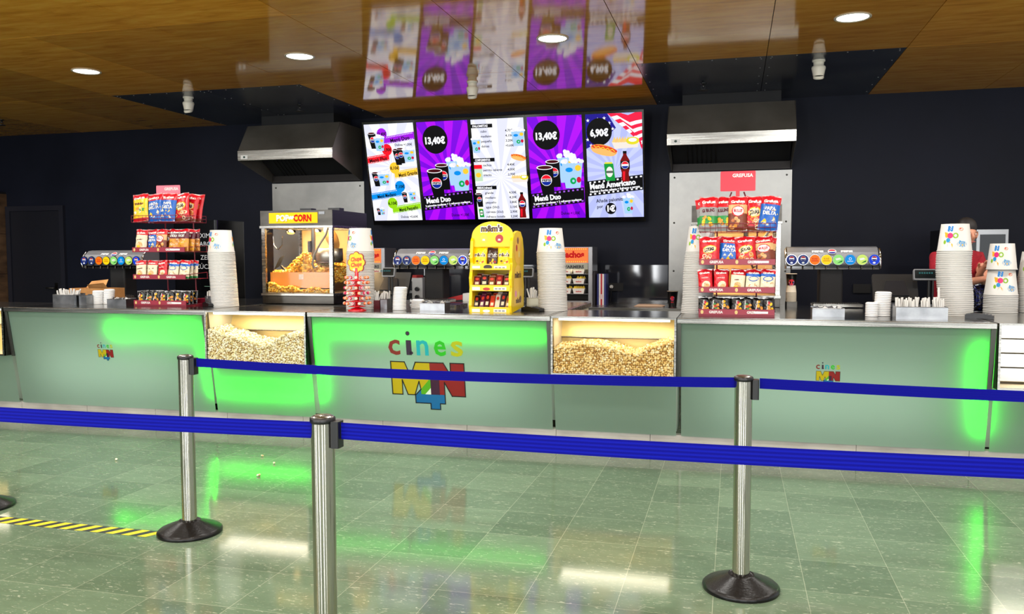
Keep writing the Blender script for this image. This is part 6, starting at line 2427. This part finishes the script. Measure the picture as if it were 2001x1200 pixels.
def hand(nodes, edges, wrist, d, side, up_, curl, idx):
    """palm and five fingers from the wrist node; d = pointing direction, side = towards the thumb, up_ = back of the hand"""
    d, side, up_ = Vector(d).normalized(), Vector(side).normalized(), Vector(up_).normalized()
    w_ = Vector(wrist)
    nodes.append((w_ + d * 0.05, (0.036, 0.017)))
    palm = len(nodes) - 1
    edges.append((idx, palm))
    nodes.append((w_ + d * 0.085, (0.038, 0.014)))
    kn = len(nodes) - 1
    edges.append((palm, kn))
    for k, L in enumerate((0.072, 0.08, 0.075, 0.06)):
        s0 = 0.029 - k * 0.0195
        p0 = w_ + d * (0.095 - 0.004 * abs(k - 1)) + side * s0
        p1 = p0 + (d + side * (0.12 - 0.1 * k)).normalized() * L * 0.45 - up_ * curl * 0.006
        p2 = p1 + (d * 1.0 - up_ * curl).normalized() * L * 0.33
        p3 = p2 + (d * 0.7 - up_ * curl * 1.5).normalized() * L * 0.27
        i = len(nodes)
        nodes += [(p0, 0.0095), (p1, 0.0085), (p2, 0.0078), (p3, 0.0065)]
        edges += [(kn, i), (i, i + 1), (i + 1, i + 2), (i + 2, i + 3)]
    i = len(nodes)
    a = w_ + d * 0.03 + side * 0.034
    nodes += [(a, 0.012), (a + (d + side * 0.9).normalized() * 0.035, 0.0105), (a + (d * 1.4 + side * 0.9 - up_ * 0.4).normalized() * 0.065, 0.008)]
    edges += [(palm, i), (i, i + 1), (i + 1, i + 2)]


N = [((0, 0, 0.98), (0.15, 0.11)), ((0, 0, 1.12), (0.135, 0.10)), ((0, 0, 1.30), (0.16, 0.11)), ((0, 0, 1.45), (0.15, 0.10)), ((0, -0.005, 1.54), (0.058, 0.058)), ((0.03, -0.03, 1.60), (0.055, 0.06)),
     ((0.035, -0.03, 1.67), (0.078, 0.095)), ((0.035, -0.02, 1.735), (0.074, 0.088))]
E_ = [(0, 1), (1, 2), (2, 3), (3, 4), (4, 5), (5, 6), (6, 7)]
lean = lambda p: (p[0], p[1] - 0.3 * max(0, p[2] - 1.02), p[2])
N = [(lean(p), r) for p, r in N]
for sx in (-1, 1):
    i = len(N)
    N += [((sx * 0.09, 0, 0.9), (0.09, 0.1)), ((sx * 0.1, -0.01, 0.5), 0.06), ((sx * 0.1, 0.02, 0.28), 0.052), ((sx * 0.1, 0.02, 0.08), 0.036), ((sx * 0.11, -0.1, 0.035), (0.036, 0.028))]
    E_ += [(0, i), (i, i + 1), (i + 1, i + 2), (i + 2, i + 3), (i + 3, i + 4)]
# arms: both reach towards the viewer's right
WR1 = WL(1.93, 7.40, 1.304)
WR2 = WL(1.955, 7.62, 1.36)
i = len(N)
N += [((-0.17, -0.13, 1.46), 0.058), ((-0.2, -0.36, 1.24), 0.044), (WL(1.90, 7.57, 1.28), 0.034), (WR1, (0.027, 0.022))]
E_ += [(3, i), (i, i + 1), (i + 1, i + 2), (i + 2, i + 3)]
w1 = i + 3
i = len(N)
N += [((0.17, -0.13, 1.46), 0.058), ((0.17, -0.33, 1.25), 0.044), (WL(1.97, 7.72, 1.31), 0.034), (WR2, (0.027, 0.022))]
E_ += [(3, i), (i, i + 1), (i + 1, i + 2), (i + 2, i + 3)]
w2 = i + 3
hand(N, E_, WR1, WL(0.75, -0.62, -0.14, True), WL(-0.1, 0.1, 0.95, True), WL(-0.5, -0.8, 0.2, True), 0.4, w1)
hand(N, E_, WR2, WL(0.3, -0.6, 0.5, True), WL(-0.8, -0.2, 0.4, True), WL(0.1, 0.5, 0.8, True), 0.7, w2)
N = [(tuple(a), r) for a, r in N]
body = skinned('body', N, E_, SKIN, pr)
S_ = [((0, 0, 0.95), (0.175, 0.135)), ((0, 0, 1.12), (0.16, 0.125)), ((0, 0, 1.30), (0.18, 0.132)), ((0, 0, 1.44), (0.17, 0.118)), ((0, -0.002, 1.525), (0.075, 0.075)),
      ((-0.175, -0.0, 1.465), 0.078), ((-0.205, -0.12, 1.33), 0.066), ((0.175, 0.0, 1.465), 0.078), ((0.17, -0.11, 1.34), 0.066)]
skinned('shirt', [(lean(p), r) for p, r in S_], [(0, 1), (1, 2), (2, 3), (3, 4), (3, 5), (5, 6), (3, 7), (7, 8)], SHIRT, pr)
T_ = [((0, 0, 1.0), (0.168, 0.128))]
te = []
for sx in (-1, 1):
    i = len(T_)
    T_ += [((sx * 0.09, 0, 0.88), (0.105, 0.115)), ((sx * 0.1, -0.01, 0.5), 0.078), ((sx * 0.1, 0.02, 0.12), 0.06)]
    te += [(0, i), (i, i + 1), (i + 1, i + 2)]
skinned('trousers', T_, te, m((20, 20, 24), 0.8), pr)
H_ = [((0.035, 0.03, 1.62), (0.075, 0.06)), ((0.035, 0.02, 1.70), (0.096, 0.094)), ((0.036, 0.005, 1.76), (0.09, 0.092)), ((0.036, -0.03, 1.788), (0.062, 0.06))]
skinned('hair', [(lean(p), r) for p, r in H_], [(0, 1), (1, 2), (2, 3)], m((22, 16, 14), 0.6), pr)
FO = (0.025, -0.197, -0.033)
b = MB()
for sx in (-1, 1):
    b.lathe([(0.001, -0.122), (0.004, -0.1212), (0.006, -0.118)], m((235, 235, 232), 0.3), (0.01 + sx * 0.032, 1.705), 14, axis='y')
    b.lathe([(0.001, -0.1235), (0.0032, -0.1225)], m((30, 18, 14), 0.3), (0.01 + sx * 0.032, 1.705), 12, axis='y')
    b.tube([(0.01 + sx * 0.018, -0.127, 1.722), (0.01 + sx * 0.046, -0.116, 1.724)], 0.002, m((22, 16, 14), 0.6))
    b.lathe([(0.004, -0.02), (0.02, -0.012), (0.022, 0.0), (0.014, 0.01)], SKIN, (0.01 + sx * 0.0, 1.0), 8) if False else None
b.build('eyes', pr, FO)
b = MB()
b.tube([(0.01, -0.12, 1.715), (0.01, -0.14, 1.68), (0.01, -0.12, 1.668)], [0.008, 0.014, 0.01], SKIN)
b.build('nose', pr, FO)
b = MB()
b.tube([(-0.015, -0.112, 1.64), (0.01, -0.12, 1.638), (0.035, -0.112, 1.64)], 0.006, m((160, 80, 76), 0.5))
b.build('mouth', pr, FO)
for sx in (-1, 1):
    b = MB()
    b.tube([(0.01 + sx * 0.08, -0.02, 1.675), (0.01 + sx * 0.092, -0.01, 1.7), (0.01 + sx * 0.09, -0.012, 1.725), (0.01 + sx * 0.08, -0.025, 1.72)], [0.008, 0.011, 0.01, 0.006], SKIN)
    b.build('ear', pr, FO)
b = MB()
f = lambda u, v: (-0.115 + u, -0.258, 1.415 + v)
f2 = lambda u, v: (-0.115 + u, -0.2586, 1.415 + v)
b.ell(0, 0, 0.02, 0.022, f, WHITE, 18)
b.flat([(0.017 * math.cos(a), 0.019 * math.sin(a)) for a in [0.3 + PI * k / 8 for k in range(9)]], f2, m((205, 20, 40), 0.4))
b.flat([(-0.02, -0.042), (0.02, -0.042), (0.02, -0.032), (-0.02, -0.032)], f, m((220, 150, 160), 0.4))
b.build('shirt_emblem', pr)
